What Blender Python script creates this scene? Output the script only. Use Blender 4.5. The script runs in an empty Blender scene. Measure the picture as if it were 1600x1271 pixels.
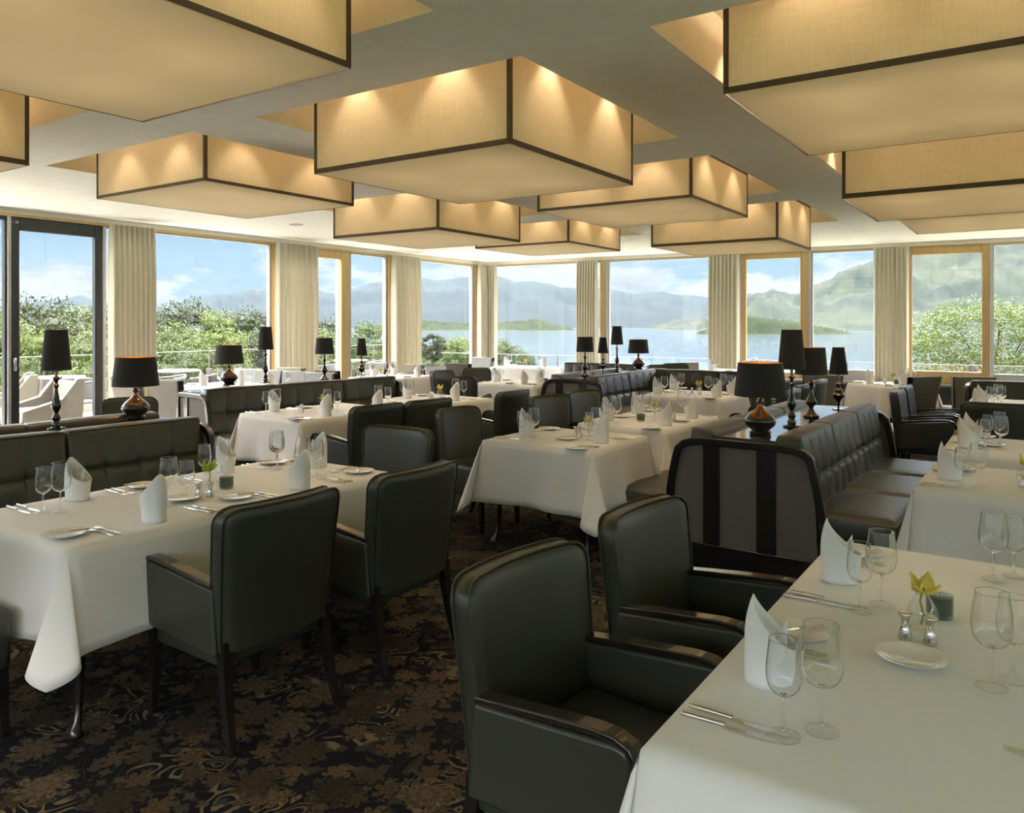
import bpy, bmesh, math, random
from math import sin, cos, pi, radians as R, atan2, sqrt, hypot
from mathutils import Vector, Matrix, noise
random.seed(7)
SC = bpy.context.scene
COL = SC.collection
# ------------------------------------------------------------------ camera, sky, sun, exposure
FPX, HZ, EYE = 1210.0, 505.0, 1.6          # focal length and horizon row (for a 1600x1271 frame), eye height
cam = bpy.data.cameras.new('camera'); camo = bpy.data.objects.new('camera', cam); COL.objects.link(camo)
camo.location = (0, 0, EYE); camo.rotation_euler = (pi/2, 0, 0)
cam.sensor_width = 36; cam.lens = 36*FPX/1600; cam.shift_y = (HZ-635.5)/1600; cam.clip_end = 30000; cam.clip_start = .05
SC.camera = camo
SC.view_settings.view_transform = 'Standard'; SC.view_settings.look = 'None'
SC.view_settings.gamma = 1; SC.view_settings.use_curve_mapping = False
SC.view_settings.exposure = 0.97
W = bpy.data.worlds.new('sky'); SC.world = W; W.use_nodes = True

class NT:
    "tiny helper for node trees"
    def __init__(s, tree): s.t = tree; s.n = tree.nodes; s.l = tree.links
    def new(s, typ, **kw):
        n = s.n.new(typ)
        for k, v in kw.items():
            if k in n.inputs.keys(): pass
            setattr(n, k, v)
        return n
    def link(s, a, b): s.l.new(a, b)
    def val(s, x, sock):
        if hasattr(x, 'is_linked') or hasattr(x, 'links'): s.l.new(x, sock)
        else: sock.default_value = x
    def math(s, op, a, b=None, c=None, clamp=False):
        n = s.n.new('ShaderNodeMath'); n.operation = op; n.use_clamp = clamp
        s.val(a, n.inputs[0])
        if b is not None: s.val(b, n.inputs[1])
        if c is not None: s.val(c, n.inputs[2])
        return n.outputs[0]
    def vmath(s, op, a, b=None):
        n = s.n.new('ShaderNodeVectorMath'); n.operation = op
        s.val(a, n.inputs[0])
        if b is not None: s.val(b, n.inputs[1])
        return n.outputs['Value'] if op in ('LENGTH', 'DOT_PRODUCT', 'DISTANCE') else n.outputs[0]
    def mix(s, f, a, b):
        n = s.n.new('ShaderNodeMix'); n.data_type = 'RGBA'
        s.val(f, n.inputs[0]); s.val(a, n.inputs[6]); s.val(b, n.inputs[7]); return n.outputs[2]
    def noise(s, vec, scale, detail=4, rough=.55, dist=0, out='Fac'):
        n = s.n.new('ShaderNodeTexNoise'); n.inputs['Scale'].default_value = scale; n.inputs['Detail'].default_value = detail
        n.inputs['Roughness'].default_value = rough; n.inputs['Distortion'].default_value = dist
        if vec is not None: s.l.new(vec, n.inputs['Vector'])
        return n.outputs[out]
    def ramp(s, fac, stops):
        n = s.n.new('ShaderNodeValToRGB'); e = n.color_ramp.elements
        while len(e) < len(stops): e.new(.5)
        for i, (p, c) in enumerate(stops):
            e[i].position = p; e[i].color = (c if len(c) == 4 else (*c, 1)) if hasattr(c, '__len__') else (c, c, c, 1)
        s.val(fac, n.inputs[0]); return n.outputs[0]
    def step(s, x, lo, hi):
        n = s.n.new('ShaderNodeMapRange'); n.interpolation_type = 'SMOOTHSTEP'
        s.val(x, n.inputs[0]); n.inputs[1].default_value = lo; n.inputs[2].default_value = hi; return n.outputs[0]

def make_world():
    t = NT(W.node_tree); t.n.clear()
    out = t.new('ShaderNodeOutputWorld'); bg = t.new('ShaderNodeBackground'); t.link(bg.outputs[0], out.inputs[0])
    tc = t.new('ShaderNodeTexCoord'); sp = t.new('ShaderNodeSeparateXYZ'); t.link(tc.outputs['Generated'], sp.inputs[0])
    z = sp.outputs[2]; x = sp.outputs[0]
    el = t.math('ABSOLUTE', z)
    blue = t.ramp(el, [(0, (.66, .80, .90)), (.05, (.54, .76, .94)), (.12, (.38, .64, .90)), (1, (.25, .45, .78))])
    # clouds: stretched towards the horizon
    mp = t.new('ShaderNodeMapping'); t.link(tc.outputs['Generated'], mp.inputs[0]); mp.inputs['Scale'].default_value = (1, 1, 3.4)
    mp.inputs['Location'].default_value = (.35, .2, .1)
    n1 = t.noise(mp.outputs[0], 3.6, 9, .58, .3)
    side = t.step(x, -.45, .25)                       # the right half of the sky is cloudier
    low = t.math('SUBTRACT', 1, t.step(el, .035, .085))
    thr = t.math('SUBTRACT', n1, t.math('MULTIPLY_ADD', low, -.16, .60))
    thr = t.math('ADD', thr, t.math('MULTIPLY', side, .085))
    cl = t.step(thr, -.015, .06)
    shade = t.noise(mp.outputs[0], 7.0, 6, .6, .1)
    ccol = t.mix(t.step(shade, .36, .56), (.74, .79, .86, 1), (1.12, 1.12, 1.12, 1))
    col = t.mix(t.math('MULTIPLY', cl, .93), blue, ccol)
    # ground half
    below = t.step(z, -.02, .0)
    col = t.mix(below, (.16, .18, .15, 1), col)
    col = t.mix(t.step(z, .14, .35), col, (1.04, .955, .935, 1))
    t.link(col, bg.inputs[0])
    # unseen sky above the windows' view, brightness added to light the room
    st = t.math('ADD', .38, t.math('MULTIPLY', t.step(z, .13, .42), 10.5))
    t.link(st, bg.inputs[1])
make_world()
sun = bpy.data.lights.new('sun', 'SUN'); sun.energy = 5.0; sun.angle = R(.6); sun.color = (1, .95, .86)
suno = bpy.data.objects.new('sun', sun); COL.objects.link(suno); suno.rotation_euler = (R(-33), 0, R(8))

# ------------------------------------------------------------------ placing helpers
TH = R(34.0)
U = (sin(TH), cos(TH)); V = (-cos(TH), sin(TH))          # room axes: U runs away to the right, V away to the left
def on(px, py, z=.755):
    "ground position of a point at height z that the photograph shows at px, py"
    d = FPX*(EYE-z)/(py-HZ); return ((px-800)*d/FPX, d)
def head(deg): a = R(deg); return (sin(a), cos(a))
def add2(p, *kv):
    x, y = p
    for k, v in kv: x += k*v[0]; y += k*v[1]
    return (x, y)
def rz_face(d): return atan2(-d[0], d[1])               # rotation that turns local +Y into direction d
def ab(a, b): return (a*U[0]+b*V[0], a*U[1]+b*V[1])

# ------------------------------------------------------------------ materials
MAT = {}
def mat(name, color, rough=.5, metal=0, spec=.5, sheen=0, coat=0, build=None, bump=None, trans=0, ior=1.5):
    m = bpy.data.materials.new(name); m.use_nodes = True; t = NT(m.node_tree)
    b = t.n['Principled BSDF']; b.inputs['Base Color'].default_value = (*color, 1)
    b.inputs['Roughness'].default_value = rough; b.inputs['Metallic'].default_value = metal
    b.inputs['Specular IOR Level'].default_value = spec; b.inputs['Sheen Weight'].default_value = sheen
    b.inputs['Coat Weight'].default_value = coat; b.inputs['Transmission Weight'].default_value = trans; b.inputs['IOR'].default_value = ior
    tc = t.new('ShaderNodeTexCoord')
    if build: build(t, b, tc)
    elif True:
        # a little mottling so nothing is a dead flat colour
        n = t.noise(tc.outputs['Object'], 9, 3)
        c2 = tuple(min(1, c*1.12) for c in color)
        t.link(t.mix(n, (*[c*.92 for c in color], 1), (*c2, 1)), b.inputs['Base Color'])
    if bump:
        scale, strength, dist = bump
        bp = t.new('ShaderNodeBump'); bp.inputs['Strength'].default_value = strength; bp.inputs['Distance'].default_value = dist
        t.link(t.noise(tc.outputs['Object'], scale, 5), bp.inputs['Height']); t.link(bp.outputs[0], b.inputs['Normal'])
    MAT[name] = m; return m

mat('leather', (.030, .033, .021), .42, spec=.75, bump=(38, .10, .004))
mat('leather_seat', (.036, .039, .027), .38, spec=.8, bump=(14, .35, .006))
mat('leather_dark', (.030, .034, .025), .42)
mat('piping', (.028, .032, .022), .35)
mat('dark_wood', (.012, .010, .009), .24, coat=.3)
mat('satin_wood', (.020, .015, .012), .13, coat=.5)
mat('beige_fabric', (.27, .25, .20), .8, sheen=.1, bump=(160, .1, .002))
mat('pale_leather', (.30, .31, .29), .45)
mat('brown_fabric', (.13, .115, .09), .75)
mat('olive_fabric', (.16, .145, .10), .7)
mat('napkin', (.86, .86, .86), .85)
mat('plate', (.78, .75, .70), .12, coat=.6)
mat('silver', (.72, .67, .60), .14, metal=1)
mat('steel', (.75, .73, .70), .20, metal=1)
mat('shade_black', (.014, .015, .019), .75)
mat('shade_gold', (.55, .28, .08), .45, metal=.6)
mat('black_gloss', (.006, .005, .005), .07, coat=1)
mat('candle_green', (.085, .115, .085), .25, coat=.5)
mat('wax', (.16, .19, .15), .5)
mat('petal', (.78, .62, .10), .5, sheen=.2)
mat('petal_green', (.45, .55, .08), .5)
mat('petal_heart', (.50, .12, .03), .5)
mat('stem_green', (.20, .30, .05), .5)
mat('ceiling_white', (.80, .81, .78), .85)
mat('recess_tan', (.62, .56, .44), .85)  # tan tone, deeper than the ceiling white
mat('wall_paint', (.66, .64, .58), .85)
mat('grey_frame', (.030, .034, .040), .45)
mat('white_frame', (.42, .42, .44), .4)
mat('seal', (.05, .05, .05), .6)
mat('radiator', (.012, .013, .014), .35, metal=.2)
mat('stone', (.35, .33, .30), .7, bump=(40, .3, .01))
mat('terrace', (.50, .47, .41), .8)
mat('outdoor_white', (.15, .145, .13), .6)
mat('outdoor_cream', (.12, .112, .088), .7)
mat('planter_grey', (.045, .042, .045), .7)
mat('trunk', (.035, .030, .024), .9)
mat('trim_brown', (.055, .034, .018), .55)
mat('steel_post', (.12, .125, .13), .45, metal=.4)
mat('grey_column', (.22, .24, .27), .5)
mat('water', (.23, .30, .36), .12)

def cloth_build(t, b, tc):
    n = t.noise(tc.outputs['Object'], 3.0, 3)
    t.link(t.mix(n, (.79, .775, .74, 1), (.85, .835, .80, 1)), b.inputs['Base Color'])
    bp = t.new('ShaderNodeBump'); bp.inputs['Strength'].default_value = .35; bp.inputs['Distance'].default_value = .012
    t.link(t.noise(tc.outputs['Object'], 5, 4, .6, .4), bp.inputs['Height']); t.link(bp.outputs[0], b.inputs['Normal'])
mat('cloth', (.74, .72, .68), .75, sheen=.15, build=cloth_build)
def curtain_build(t, b, tc):
    n = t.noise(tc.outputs['Object'], 120, 2)
    t.link(t.mix(n, (.60, .57, .48, 1), (.72, .69, .59, 1)), b.inputs['Base Color'])
    tr = t.new('ShaderNodeBsdfTranslucent'); tr.inputs[0].default_value = (.74, .71, .60, 1)
    mx = t.new('ShaderNodeMixShader'); mx.inputs[0].default_value = .30
    out = t.n['Material Output']; t.link(b.outputs[0], mx.inputs[1]); t.link(tr.outputs[0], mx.inputs[2]); t.link(mx.outputs[0], out.inputs[0])
mat('curtain', (.5, .47, .38), .85, build=curtain_build)
def pend_build(t, b, tc):
    # woven linen: fine crossed threads
    m1 = t.new('ShaderNodeMapping'); t.link(tc.outputs['Object'], m1.inputs[0]); m1.inputs['Scale'].default_value = (90, 90, 7)
    m2 = t.new('ShaderNodeMapping'); t.link(tc.outputs['Object'], m2.inputs[0]); m2.inputs['Scale'].default_value = (7, 7, 90)
    w = t.math('ADD', t.noise(m1.outputs[0], 1, 3), t.noise(m2.outputs[0], 1, 3))
    c = t.mix(t.step(w, .6, 1.4), (.62, .545, .41, 1), (.70, .625, .48, 1))
    t.link(c, b.inputs['Base Color'])
    tr = t.new('ShaderNodeBsdfTranslucent'); t.link(c, tr.inputs[0])
    mx = t.new('ShaderNodeMixShader'); mx.inputs[0].default_value = .35
    out = t.n['Material Output']; t.link(b.outputs[0], mx.inputs[1]); t.link(tr.outputs[0], mx.inputs[2]); t.link(mx.outputs[0], out.inputs[0])
mat('linen', (.7, .6, .45), .85, build=pend_build)
def pale_build(t, b, tc):
    c = t.mix(t.noise(tc.outputs['Object'], 2.0, 3), (.70, .665, .55, 1), (.75, .72, .61, 1))
    t.link(c, b.inputs['Base Color'])
    tr = t.new('ShaderNodeBsdfTranslucent'); t.link(c, tr.inputs[0])
    mx = t.new('ShaderNodeMixShader'); mx.inputs[0].default_value = .35
    out = t.n['Material Output']; t.link(b.outputs[0], mx.inputs[1]); t.link(tr.outputs[0], mx.inputs[2]); t.link(mx.outputs[0], out.inputs[0])
mat('diffuser', (.66, .62, .5), .8, build=pale_build)
def oak_build(t, b, tc):
    mp = t.new('ShaderNodeMapping'); t.link(tc.outputs['Object'], mp.inputs[0]); mp.inputs['Scale'].default_value = (30, 30, 1.2)
    t.link(t.mix(t.noise(mp.outputs[0], 1, 4), (.40, .27, .11, 1), (.58, .41, .19, 1)), b.inputs['Base Color'])
mat('oak', (.5, .35, .16), .45, build=oak_build)
def cane_build(t, b, tc):
    w = t.new('ShaderNodeTexChecker'); t.link(tc.outputs['Object'], w.inputs[0]); w.inputs['Scale'].default_value = 160
    w.inputs[1].default_value = (.09, .08, .07, 1); w.inputs[2].default_value = (.17, .15, .13, 1); t.link(w.outputs[0], b.inputs['Base Color'])
mat('cane', (.1, .09, .08), .6, build=cane_build)
def grille_build(t, b, tc):
    w = t.new('ShaderNodeTexChecker'); t.link(tc.outputs['Object'], w.inputs[0]); w.inputs['Scale'].default_value = 60
    w.inputs[1].default_value = (.006, .006, .006, 1); w.inputs[2].default_value = (.04, .04, .042, 1); t.link(w.outputs[0], b.inputs['Base Color'])
mat('grille', (.02, .02, .02), .4, metal=.3, build=grille_build)
def mesh_build(t, b, tc):
    w = t.new('ShaderNodeTexChecker'); t.link(tc.outputs['Object'], w.inputs[0]); w.inputs['Scale'].default_value = 70
    w.inputs[1].default_value = (.07, .07, .07, 1); w.inputs[2].default_value = (.035, .035, .035, 1); t.link(w.outputs[0], b.inputs['Base Color'])
mat('woven_grey', (.3, .3, .3), .6, build=mesh_build)

def thin_glass(name, tint, ior=1.5, rough=0.0, extra=0.0):
    m = bpy.data.materials.new(name); m.use_nodes = True; t = NT(m.node_tree); t.n.clear()
    out = t.new('ShaderNodeOutputMaterial'); tr = t.new('ShaderNodeBsdfTransparent'); tr.inputs[0].default_value = (*tint, 1)
    gl = t.new('ShaderNodeBsdfGlossy'); gl.inputs['Roughness'].default_value = rough
    ge = t.new('ShaderNodeNewGeometry'); f0 = ((ior-1)/(ior+1))**2
    c = t.math('ABSOLUTE', t.vmath('DOT_PRODUCT', ge.outputs['Normal'], ge.outputs['Incoming']))
    f = t.math('ADD', t.math('MULTIPLY', t.math('POWER', t.math('SUBTRACT', 1, c), 4.5), .8), f0*1.8+extra, clamp=True)
    mx = t.new('ShaderNodeMixShader'); t.link(f, mx.inputs[0]); t.link(tr.outputs[0], mx.inputs[1]); t.link(gl.outputs[0], mx.inputs[2])
    t.link(mx.outputs[0], out.inputs[0]); MAT[name] = m
thin_glass('pane', (.96, .975, .97), 1.45)
thin_glass('balustrade_glass', (.90, .95, .93), 1.45)
thin_glass('bowl_glass', (.975, .98, .975), 1.5, .0, .02)
thin_glass('glass_edge', (.95, .96, .95), 1.5, .12, .5)
thin_glass('cup_glass', (.80, .86, .82), 1.5)
mat('solid_glass', (.96, .97, .97), .0, trans=1, ior=1.48, build=lambda t, b, tc: None)

def carpet_build(t, b, tc):
    P = tc.outputs['Object']
    # plain pale carpet by the lake windows, patterned carpet elsewhere
    warp = t.vmath('ADD', P, t.vmath('SCALE', t.vmath('SUBTRACT', t.noise(P, 3.2, 3, out='Color'), (.5, .5, .5))))
    warp.node.inputs[1].links[0].from_node.inputs['Scale'].default_value = .10
    def flowers(scale, petals, rad, seedoff):
        mp = t.new('ShaderNodeMapping'); t.link(warp, mp.inputs[0]); mp.inputs['Location'].default_value = seedoff
        vo = t.new('ShaderNodeTexVoronoi'); vo.voronoi_dimensions = '2D'; vo.inputs['Scale'].default_value = scale; vo.inputs['Randomness'].default_value = .8
        t.link(mp.outputs[0], vo.inputs['Vector'])
        vsc = t.new('ShaderNodeVectorMath'); vsc.operation = 'SUBTRACT'
        t.link(mp.outputs[0], vsc.inputs[0]); t.link(vo.outputs['Position'], vsc.inputs[1])
        sp = t.new('ShaderNodeSeparateXYZ'); t.link(vsc.outputs[0], sp.inputs[0])
        ang = t.math('ARCTAN2', sp.outputs[1], sp.outputs[0]); r = t.math('MULTIPLY', t.vmath('LENGTH', vsc.outputs[0]), scale)
        rnd = t.new('ShaderNodeSeparateColor'); t.link(vo.outputs['Color'], rnd.inputs[0])
        ang = t.math('ADD', ang, t.math('MULTIPLY', rnd.outputs[0], 6.28))
        ang2 = t.math('ADD', ang, t.math('MULTIPLY', r, 1.6))
        pet = t.math('ABSOLUTE', t.math('COSINE', t.math('MULTIPLY', ang2, petals/2)))
        Rr = t.math('MULTIPLY', t.math('MULTIPLY_ADD', pet, .55, .45), rad)
        q = t.math('DIVIDE', r, Rr)
        mask = t.math('SUBTRACT', 1, t.step(q, .93, 1.0))
        # petal rings and veins
        ring = t.math('ABSOLUTE', t.math('SINE', t.math('MULTIPLY', q, 9.0)))
        vein = t.math('ABSOLUTE', t.math('SINE', t.math('MULTIPLY', ang2, petals*1.5)))
        tone = t.math('MULTIPLY', t.math('MULTIPLY_ADD', ring, .6, .25), t.math('MULTIPLY_ADD', vein, .5, .6))
        gate = t.step(rnd.outputs[1], .33, .36)
        return t.math('MULTIPLY', mask, gate), tone, rnd.outputs[2]
    fine = t.noise(P, 120, 3, .7)
    base = t.mix(t.noise(P, 6, 3), (.006, .0065, .009, 1), (.012, .012, .015, 1))
    # scrolling stems: contour lines of a swirling field
    sw = t.noise(warp, 3.4, 1.5, .4, 1.6)
    ln = t.math('ABSOLUTE', t.math('SUBTRACT', t.math('FRACT', t.math('MULTIPLY', sw, 9)), .5))
    stem = t.math('SUBTRACT', 1, t.step(ln, .05, .10))
    scroll = t.math('MULTIPLY', t.math('SUBTRACT', 1, t.step(ln, .12, .17)), t.step(t.noise(P, 2.6, 1), .54, .58))
    col = t.mix(t.math('MULTIPLY', stem, .8), base, (.045, .038, .028, 1))
    col = t.mix(t.math('MULTIPLY', scroll, .9), col, (.19, .145, .08, 1))
    for sc, pe, ra, off, c1, c2 in ((15, 4, .40, (3, 1, 0), (.050, .056, .044, 1), (.12, .10, .065, 1)),
                                    (7.5, 6, .44, (.7, 2, 0), (.065, .050, .03, 1), (.19, .12, .058, 1)),
                                    (4.0, 9, .42, (.2, .5, 0), (.045, .034, .022, 1), (.17, .125, .072, 1))):
        m, tone, rr = flowers(sc, pe, ra, off)
        fc = t.mix(tone, (.012, .011, .010, 1), t.mix(rr, c1, c2))
        col = t.mix(m, col, fc)
    col = t.mix(t.math('MULTIPLY', fine, .5), col, (.004, .004, .004, 1))
    sp = t.new('ShaderNodeSeparateXYZ'); t.link(P, sp.inputs[0])
    # distance from the lake-side wall line
    dd = t.math('ADD', t.math('MULTIPLY', sp.outputs[0], WN[0]), t.math('MULTIPLY', sp.outputs[1], WN[1]))
    far = t.step(dd, WD-4.15, WD-4.10)
    plain = t.mix(t.noise(P, 60, 3), (.20, .18, .15, 1), (.28, .255, .215, 1))
    t.link(t.mix(far, col, plain), b.inputs['Base Color'])
    bp = t.new('ShaderNodeBump'); bp.inputs['Strength'].default_value = .4; bp.inputs['Distance'].default_value = .004
    t.link(t.noise(P, 260, 2), bp.inputs['Height']); t.link(bp.outputs[0], b.inputs['Normal'])

# walls measured from the picture: left (terrace) wall and right (lake) wall
LW0, LW1 = (-6.34, 9.58), (-.90, 17.97)
RW0, RW1 = (-.34, 18.23), (8.58, 12.98)
def unit(a, b): d = hypot(b[0]-a[0], b[1]-a[1]); return ((b[0]-a[0])/d, (b[1]-a[1])/d)
LD, RD = unit(LW0, LW1), unit(RW0, RW1)
# corner where they meet
def cross_lines(p, d, q, e):
    den = d[0]*e[1]-d[1]*e[0]; s = ((q[0]-p[0])*e[1]-(q[1]-p[1])*e[0])/den; return (p[0]+s*d[0], p[1]+s*d[1])
CORNER = cross_lines(LW0, LD, RW0, RD)
WN = (-RD[1], RD[0]); WD = CORNER[0]*WN[0]+CORNER[1]*WN[1]
mat('carpet', (.02, .02, .02), .95, spec=.1, build=carpet_build)

# ------------------------------------------------------------------ mesh helpers
class MB:
    def __init__(s): s.v = []; s.f = []
    def add(s, vs, fs, M=None):
        o = len(s.v)
        for p in vs:
            p = Vector(p)
            if M is not None: p = M @ p
            s.v.append(tuple(p))
        s.f += [tuple(i+o for i in f) for f in fs]
        return s
    def box(s, x0, x1, y0, y1, z0, z1, M=None):
        vs = [(x, y, z) for x in (x0, x1) for y in (y0, y1) for z in (z0, z1)]
        return s.add(vs, [(0, 1, 3, 2), (4, 6, 7, 5), (0, 4, 5, 1), (2, 3, 7, 6), (0, 2, 6, 4), (1, 5, 7, 3)], M)
    def rbox(s, x0, x1, y0, y1, z0, z1, r=.01, seg=2, M=None):
        bm = bmesh.new(); bmesh.ops.create_cube(bm, size=1)
        for v in bm.verts: v.co = Vector(((x0+x1)/2+v.co.x*(x1-x0), (y0+y1)/2+v.co.y*(y1-y0), (z0+z1)/2+v.co.z*(z1-z0)))
        bmesh.ops.bevel(bm, geom=bm.edges[:], offset=min(r, .49*min(x1-x0, y1-y0, z1-z0)), segments=seg, profile=.5, affect='EDGES')
        bm.verts.index_update(); s.add([v.co[:] for v in bm.verts], [[v.index for v in f.verts] for f in bm.faces], M); bm.free(); return s
    def lathe(s, prof, n=24, M=None, cap0=True, cap1=True):
        vs = [(r*cos(2*pi*k/n), r*sin(2*pi*k/n), z) for r, z in prof for k in range(n)]
        fs = [(i*n+k, i*n+(k+1) % n, (i+1)*n+(k+1) % n, (i+1)*n+k) for i in range(len(prof)-1) for k in range(n)]
        if cap0 and prof[0][0] > 1e-6: fs.append(tuple(range(n))[::-1])
        if cap1 and prof[-1][0] > 1e-6: fs.append(tuple((len(prof)-1)*n+k for k in range(n)))
        return s.add(vs, fs, M)
    def tube(s, pts, rad, n=8, M=None, closed=False, flat=None):
        "tube along pts; rad number or list; flat=(w,h) gives a rectangular section"
        pts = [Vector(p) for p in pts]; N = len(pts); vs = []; up = Vector((0, 0, 1)); prev = None
        for i, p in enumerate(pts):
            a = pts[(i-1) % N] if (i > 0 or closed) else p; b = pts[(i+1) % N] if (i < N-1 or closed) else p
            t = (b-a).normalized()
            if prev is None:
                ref = up if abs(t.z) < .9 else Vector((1, 0, 0)); x = t.cross(ref).normalized()
            else:
                x = (prev-t*prev.dot(t)).normalized()
            prev = x; y = t.cross(x)
            r = rad[i] if hasattr(rad, '__len__') else rad
            if flat:
                for sx, sy in ((-1, -1), (1, -1), (1, 1), (-1, 1)): vs.append(p+x*flat[0]*sx/2+y*flat[1]*sy/2)
            else:
                for k in range(n): vs.append(p+x*r*cos(2*pi*k/n)+y*r*sin(2*pi*k/n))
        if flat: n = 4
        fs = []
        for i in range(N if closed else N-1):
            j = (i+1) % N
            for k in range(n): fs.append((i*n+k, i*n+(k+1) % n, j*n+(k+1) % n, j*n+k))
        if not closed: fs += [tuple(range(n))[::-1], tuple((N-1)*n+k for k in range(n))]
        return s.add(vs, fs, M)
    def grid(s, fn, nu, nv, M=None, flip=False):
        vs = [fn(i/nu, j/nv) for i in range(nu+1) for j in range(nv+1)]; w = nv+1
        fs = [(i*w+j, (i+1)*w+j, (i+1)*w+j+1, i*w+j+1) for i in range(nu) for j in range(nv)]
        if flip: fs = [f[::-1] for f in fs]
        return s.add(vs, fs, M)
    def prism(s, pts, axis, a0, a1, M=None):
        "extrude a closed 2-D outline; axis 'x': pts are (y,z)"
        n = len(pts)
        def mk(p, a): return (a, p[0], p[1]) if axis == 'x' else ((p[0], a, p[1]) if axis == 'y' else (p[0], p[1], a))
        vs = [mk(p, a0) for p in pts]+[mk(p, a1) for p in pts]
        fs = [tuple(range(n)), tuple(range(2*n-1, n-1, -1))]+[(k, k+n, (k+1) % n+n, (k+1) % n) for k in range(n)]
        return s.add(vs, fs, M)
    def obj(s, name, m, parent=None, smooth=True, bevel=0, fix=True, sharp=40):
        me = bpy.data.meshes.new(name); me.from_pydata(s.v, [], s.f)
        if fix or bevel:
            bm = bmesh.new(); bm.from_mesh(me)
            if fix: bmesh.ops.remove_doubles(bm, verts=bm.verts[:], dist=1e-6)
            if fix: bmesh.ops.recalc_face_normals(bm, faces=bm.faces[:])
            bm.to_mesh(me); bm.free()
        me.materials.append(MAT[m] if isinstance(m, str) else m)
        if smooth:
            me.polygons.foreach_set('use_smooth', [True]*len(me.polygons))
            try: me.set_sharp_from_angle(angle=R(sharp))
            except Exception: pass
        o = bpy.data.objects.new(name, me); COL.objects.link(o)
        if parent: o.parent = parent
        if bevel:
            b = o.modifiers.new('bevel', 'BEVEL'); b.width = bevel; b.segments = 2; b.limit_method = 'ANGLE'
        return o
def rnd_outline(pts, rads, seg=5):
    "closed 2-D outline with rounded corners"
    out = []; n = len(pts)
    for i, p in enumerate(pts):
        r = rads[i] if hasattr(rads, '__len__') else rads
        p = Vector(p); a = Vector(pts[i-1]); b = Vector(pts[(i+1) % n])
        if r <= 0: out.append(tuple(p)); continue
        da = (a-p).normalized(); db = (b-p).normalized()
        for k in range(seg+1):
            t = k/seg; q0 = p+da*r*(1-t); q1 = p+db*r*t; out.append(tuple(q0.lerp(q1, t)))
    return out
def T(x=0, y=0, z=0, rz=0, rx=0, ry=0, s=1):
    return Matrix.Translation((x, y, z)) @ Matrix.Rotation(rz, 4, 'Z') @ Matrix.Rotation(rx, 4, 'X') @ Matrix.Rotation(ry, 4, 'Y') @ Matrix.Scale(s, 4)
def thing(name, label, cat, loc=(0, 0, 0), rz=0, group=None):
    o = bpy.data.objects.new(name, None); COL.objects.link(o); o.empty_display_size = .1
    o.location = loc if len(loc) == 3 else (*loc, 0); o.rotation_euler = (0, 0, rz); return tag(o, label, cat, group)
def tag(o, label, cat, group=None, kind=None):
    if label: o['label'] = label
    if cat: o['category'] = cat
    if group: o['group'] = group
    if kind: o['kind'] = kind
    return o
def copy_tree(o, parent=None):
    c = o.copy(); COL.objects.link(c)
    if parent: c.parent = parent
    for ch in KIDS.get(o.name, []): copy_tree(ch, c)
    return c
KIDS = {}
PROTO = {}
def place(kind, builder, loc, rz, label, cat, group=None, scale=None):
    "first use builds the thing, later uses copy it with all its parts"
    if kind not in PROTO:
        r = builder(); PROTO[kind] = r
        def rec(o):
            ks = [c for c in bpy.data.objects if c.parent == o]; KIDS[o.name] = ks
            for c in ks: rec(c)
        rec(r)
    else:
        for k in ('group',):
            pass
        r = copy_tree(PROTO[kind])
    r.location = loc if len(loc) == 3 else (*loc, 0); r.rotation_euler = (0, 0, rz)
    if scale: r.scale = scale
    if 'group' in r.keys(): del r['group']
    return tag(r, label, cat, group)
def struct(name, mb, m, parent=None, smooth=False):
    o = mb.obj(name, m, parent, smooth=smooth)
    if not parent: o['kind'] = 'structure'
    return o

# ================================================================== ROOM SHELL
HEAD, CEIL = 2.974, 3.043
def wall_s(px, P0, D):
    m = (px-800)/FPX; return (m*P0[1]-P0[0])/(D[0]-m*D[1])
def wmat(P0, D, y=0): return Matrix(((D[0], -D[1], 0, P0[0]), (D[1], D[0], 0, P0[1]), (0, 0, 1, 0), (0, 0, 0, 1)))
# both walls are measured from the corner: s runs along D
LM, RM = wmat(LW0, LD), wmat(RW0, RD)
Ls = lambda px: wall_s(px, LW0, LD); Rs = lambda px: wall_s(px, RW0, RD)
L0, L1 = -9.0, (CORNER[0]-LW0[0])*LD[0]+(CORNER[1]-LW0[1])*LD[1]
R0, R1 = (CORNER[0]-RW0[0])*RD[0]+(CORNER[1]-RW0[1])*RD[1], 16.5
# floor
m = MB(); pts = [ab(-4, -7), ab(17.2, -7), CORNER, ab(-4, 11.1)]
far_r = (RW0[0]+RD[0]*R1, RW0[1]+RD[1]*R1); back_l = (LW0[0]+LD[0]*L0, LW0[1]+LD[1]*L0)
poly = [CORNER, far_r, add2(far_r, (-19.5, U)), add2(back_l, (0, U))]
m.add([(p[0], p[1], 0) for p in poly]+[(p[0], p[1], -.2) for p in poly], [(0, 1, 2, 3), (7, 6, 5, 4), (0, 4, 5, 1), (1, 5, 6, 2), (2, 6, 7, 3), (3, 7, 4, 0)])
struct('floor', m, 'carpet')

# pendant lights: a regular grid of square openings with a lamp in each
SQ, GAP = 1.667, .286
AX = [.81, 3.78, 6.76, 9.70]; BX = [-.40, 2.58, 5.56]
CELLS = {(1, 0), (2, 0), (3, 0), (0, 1), (1, 1), (2, 1), (3, 1), (0, 2), (1, 2), (2, 2), (3, 2)}
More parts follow.
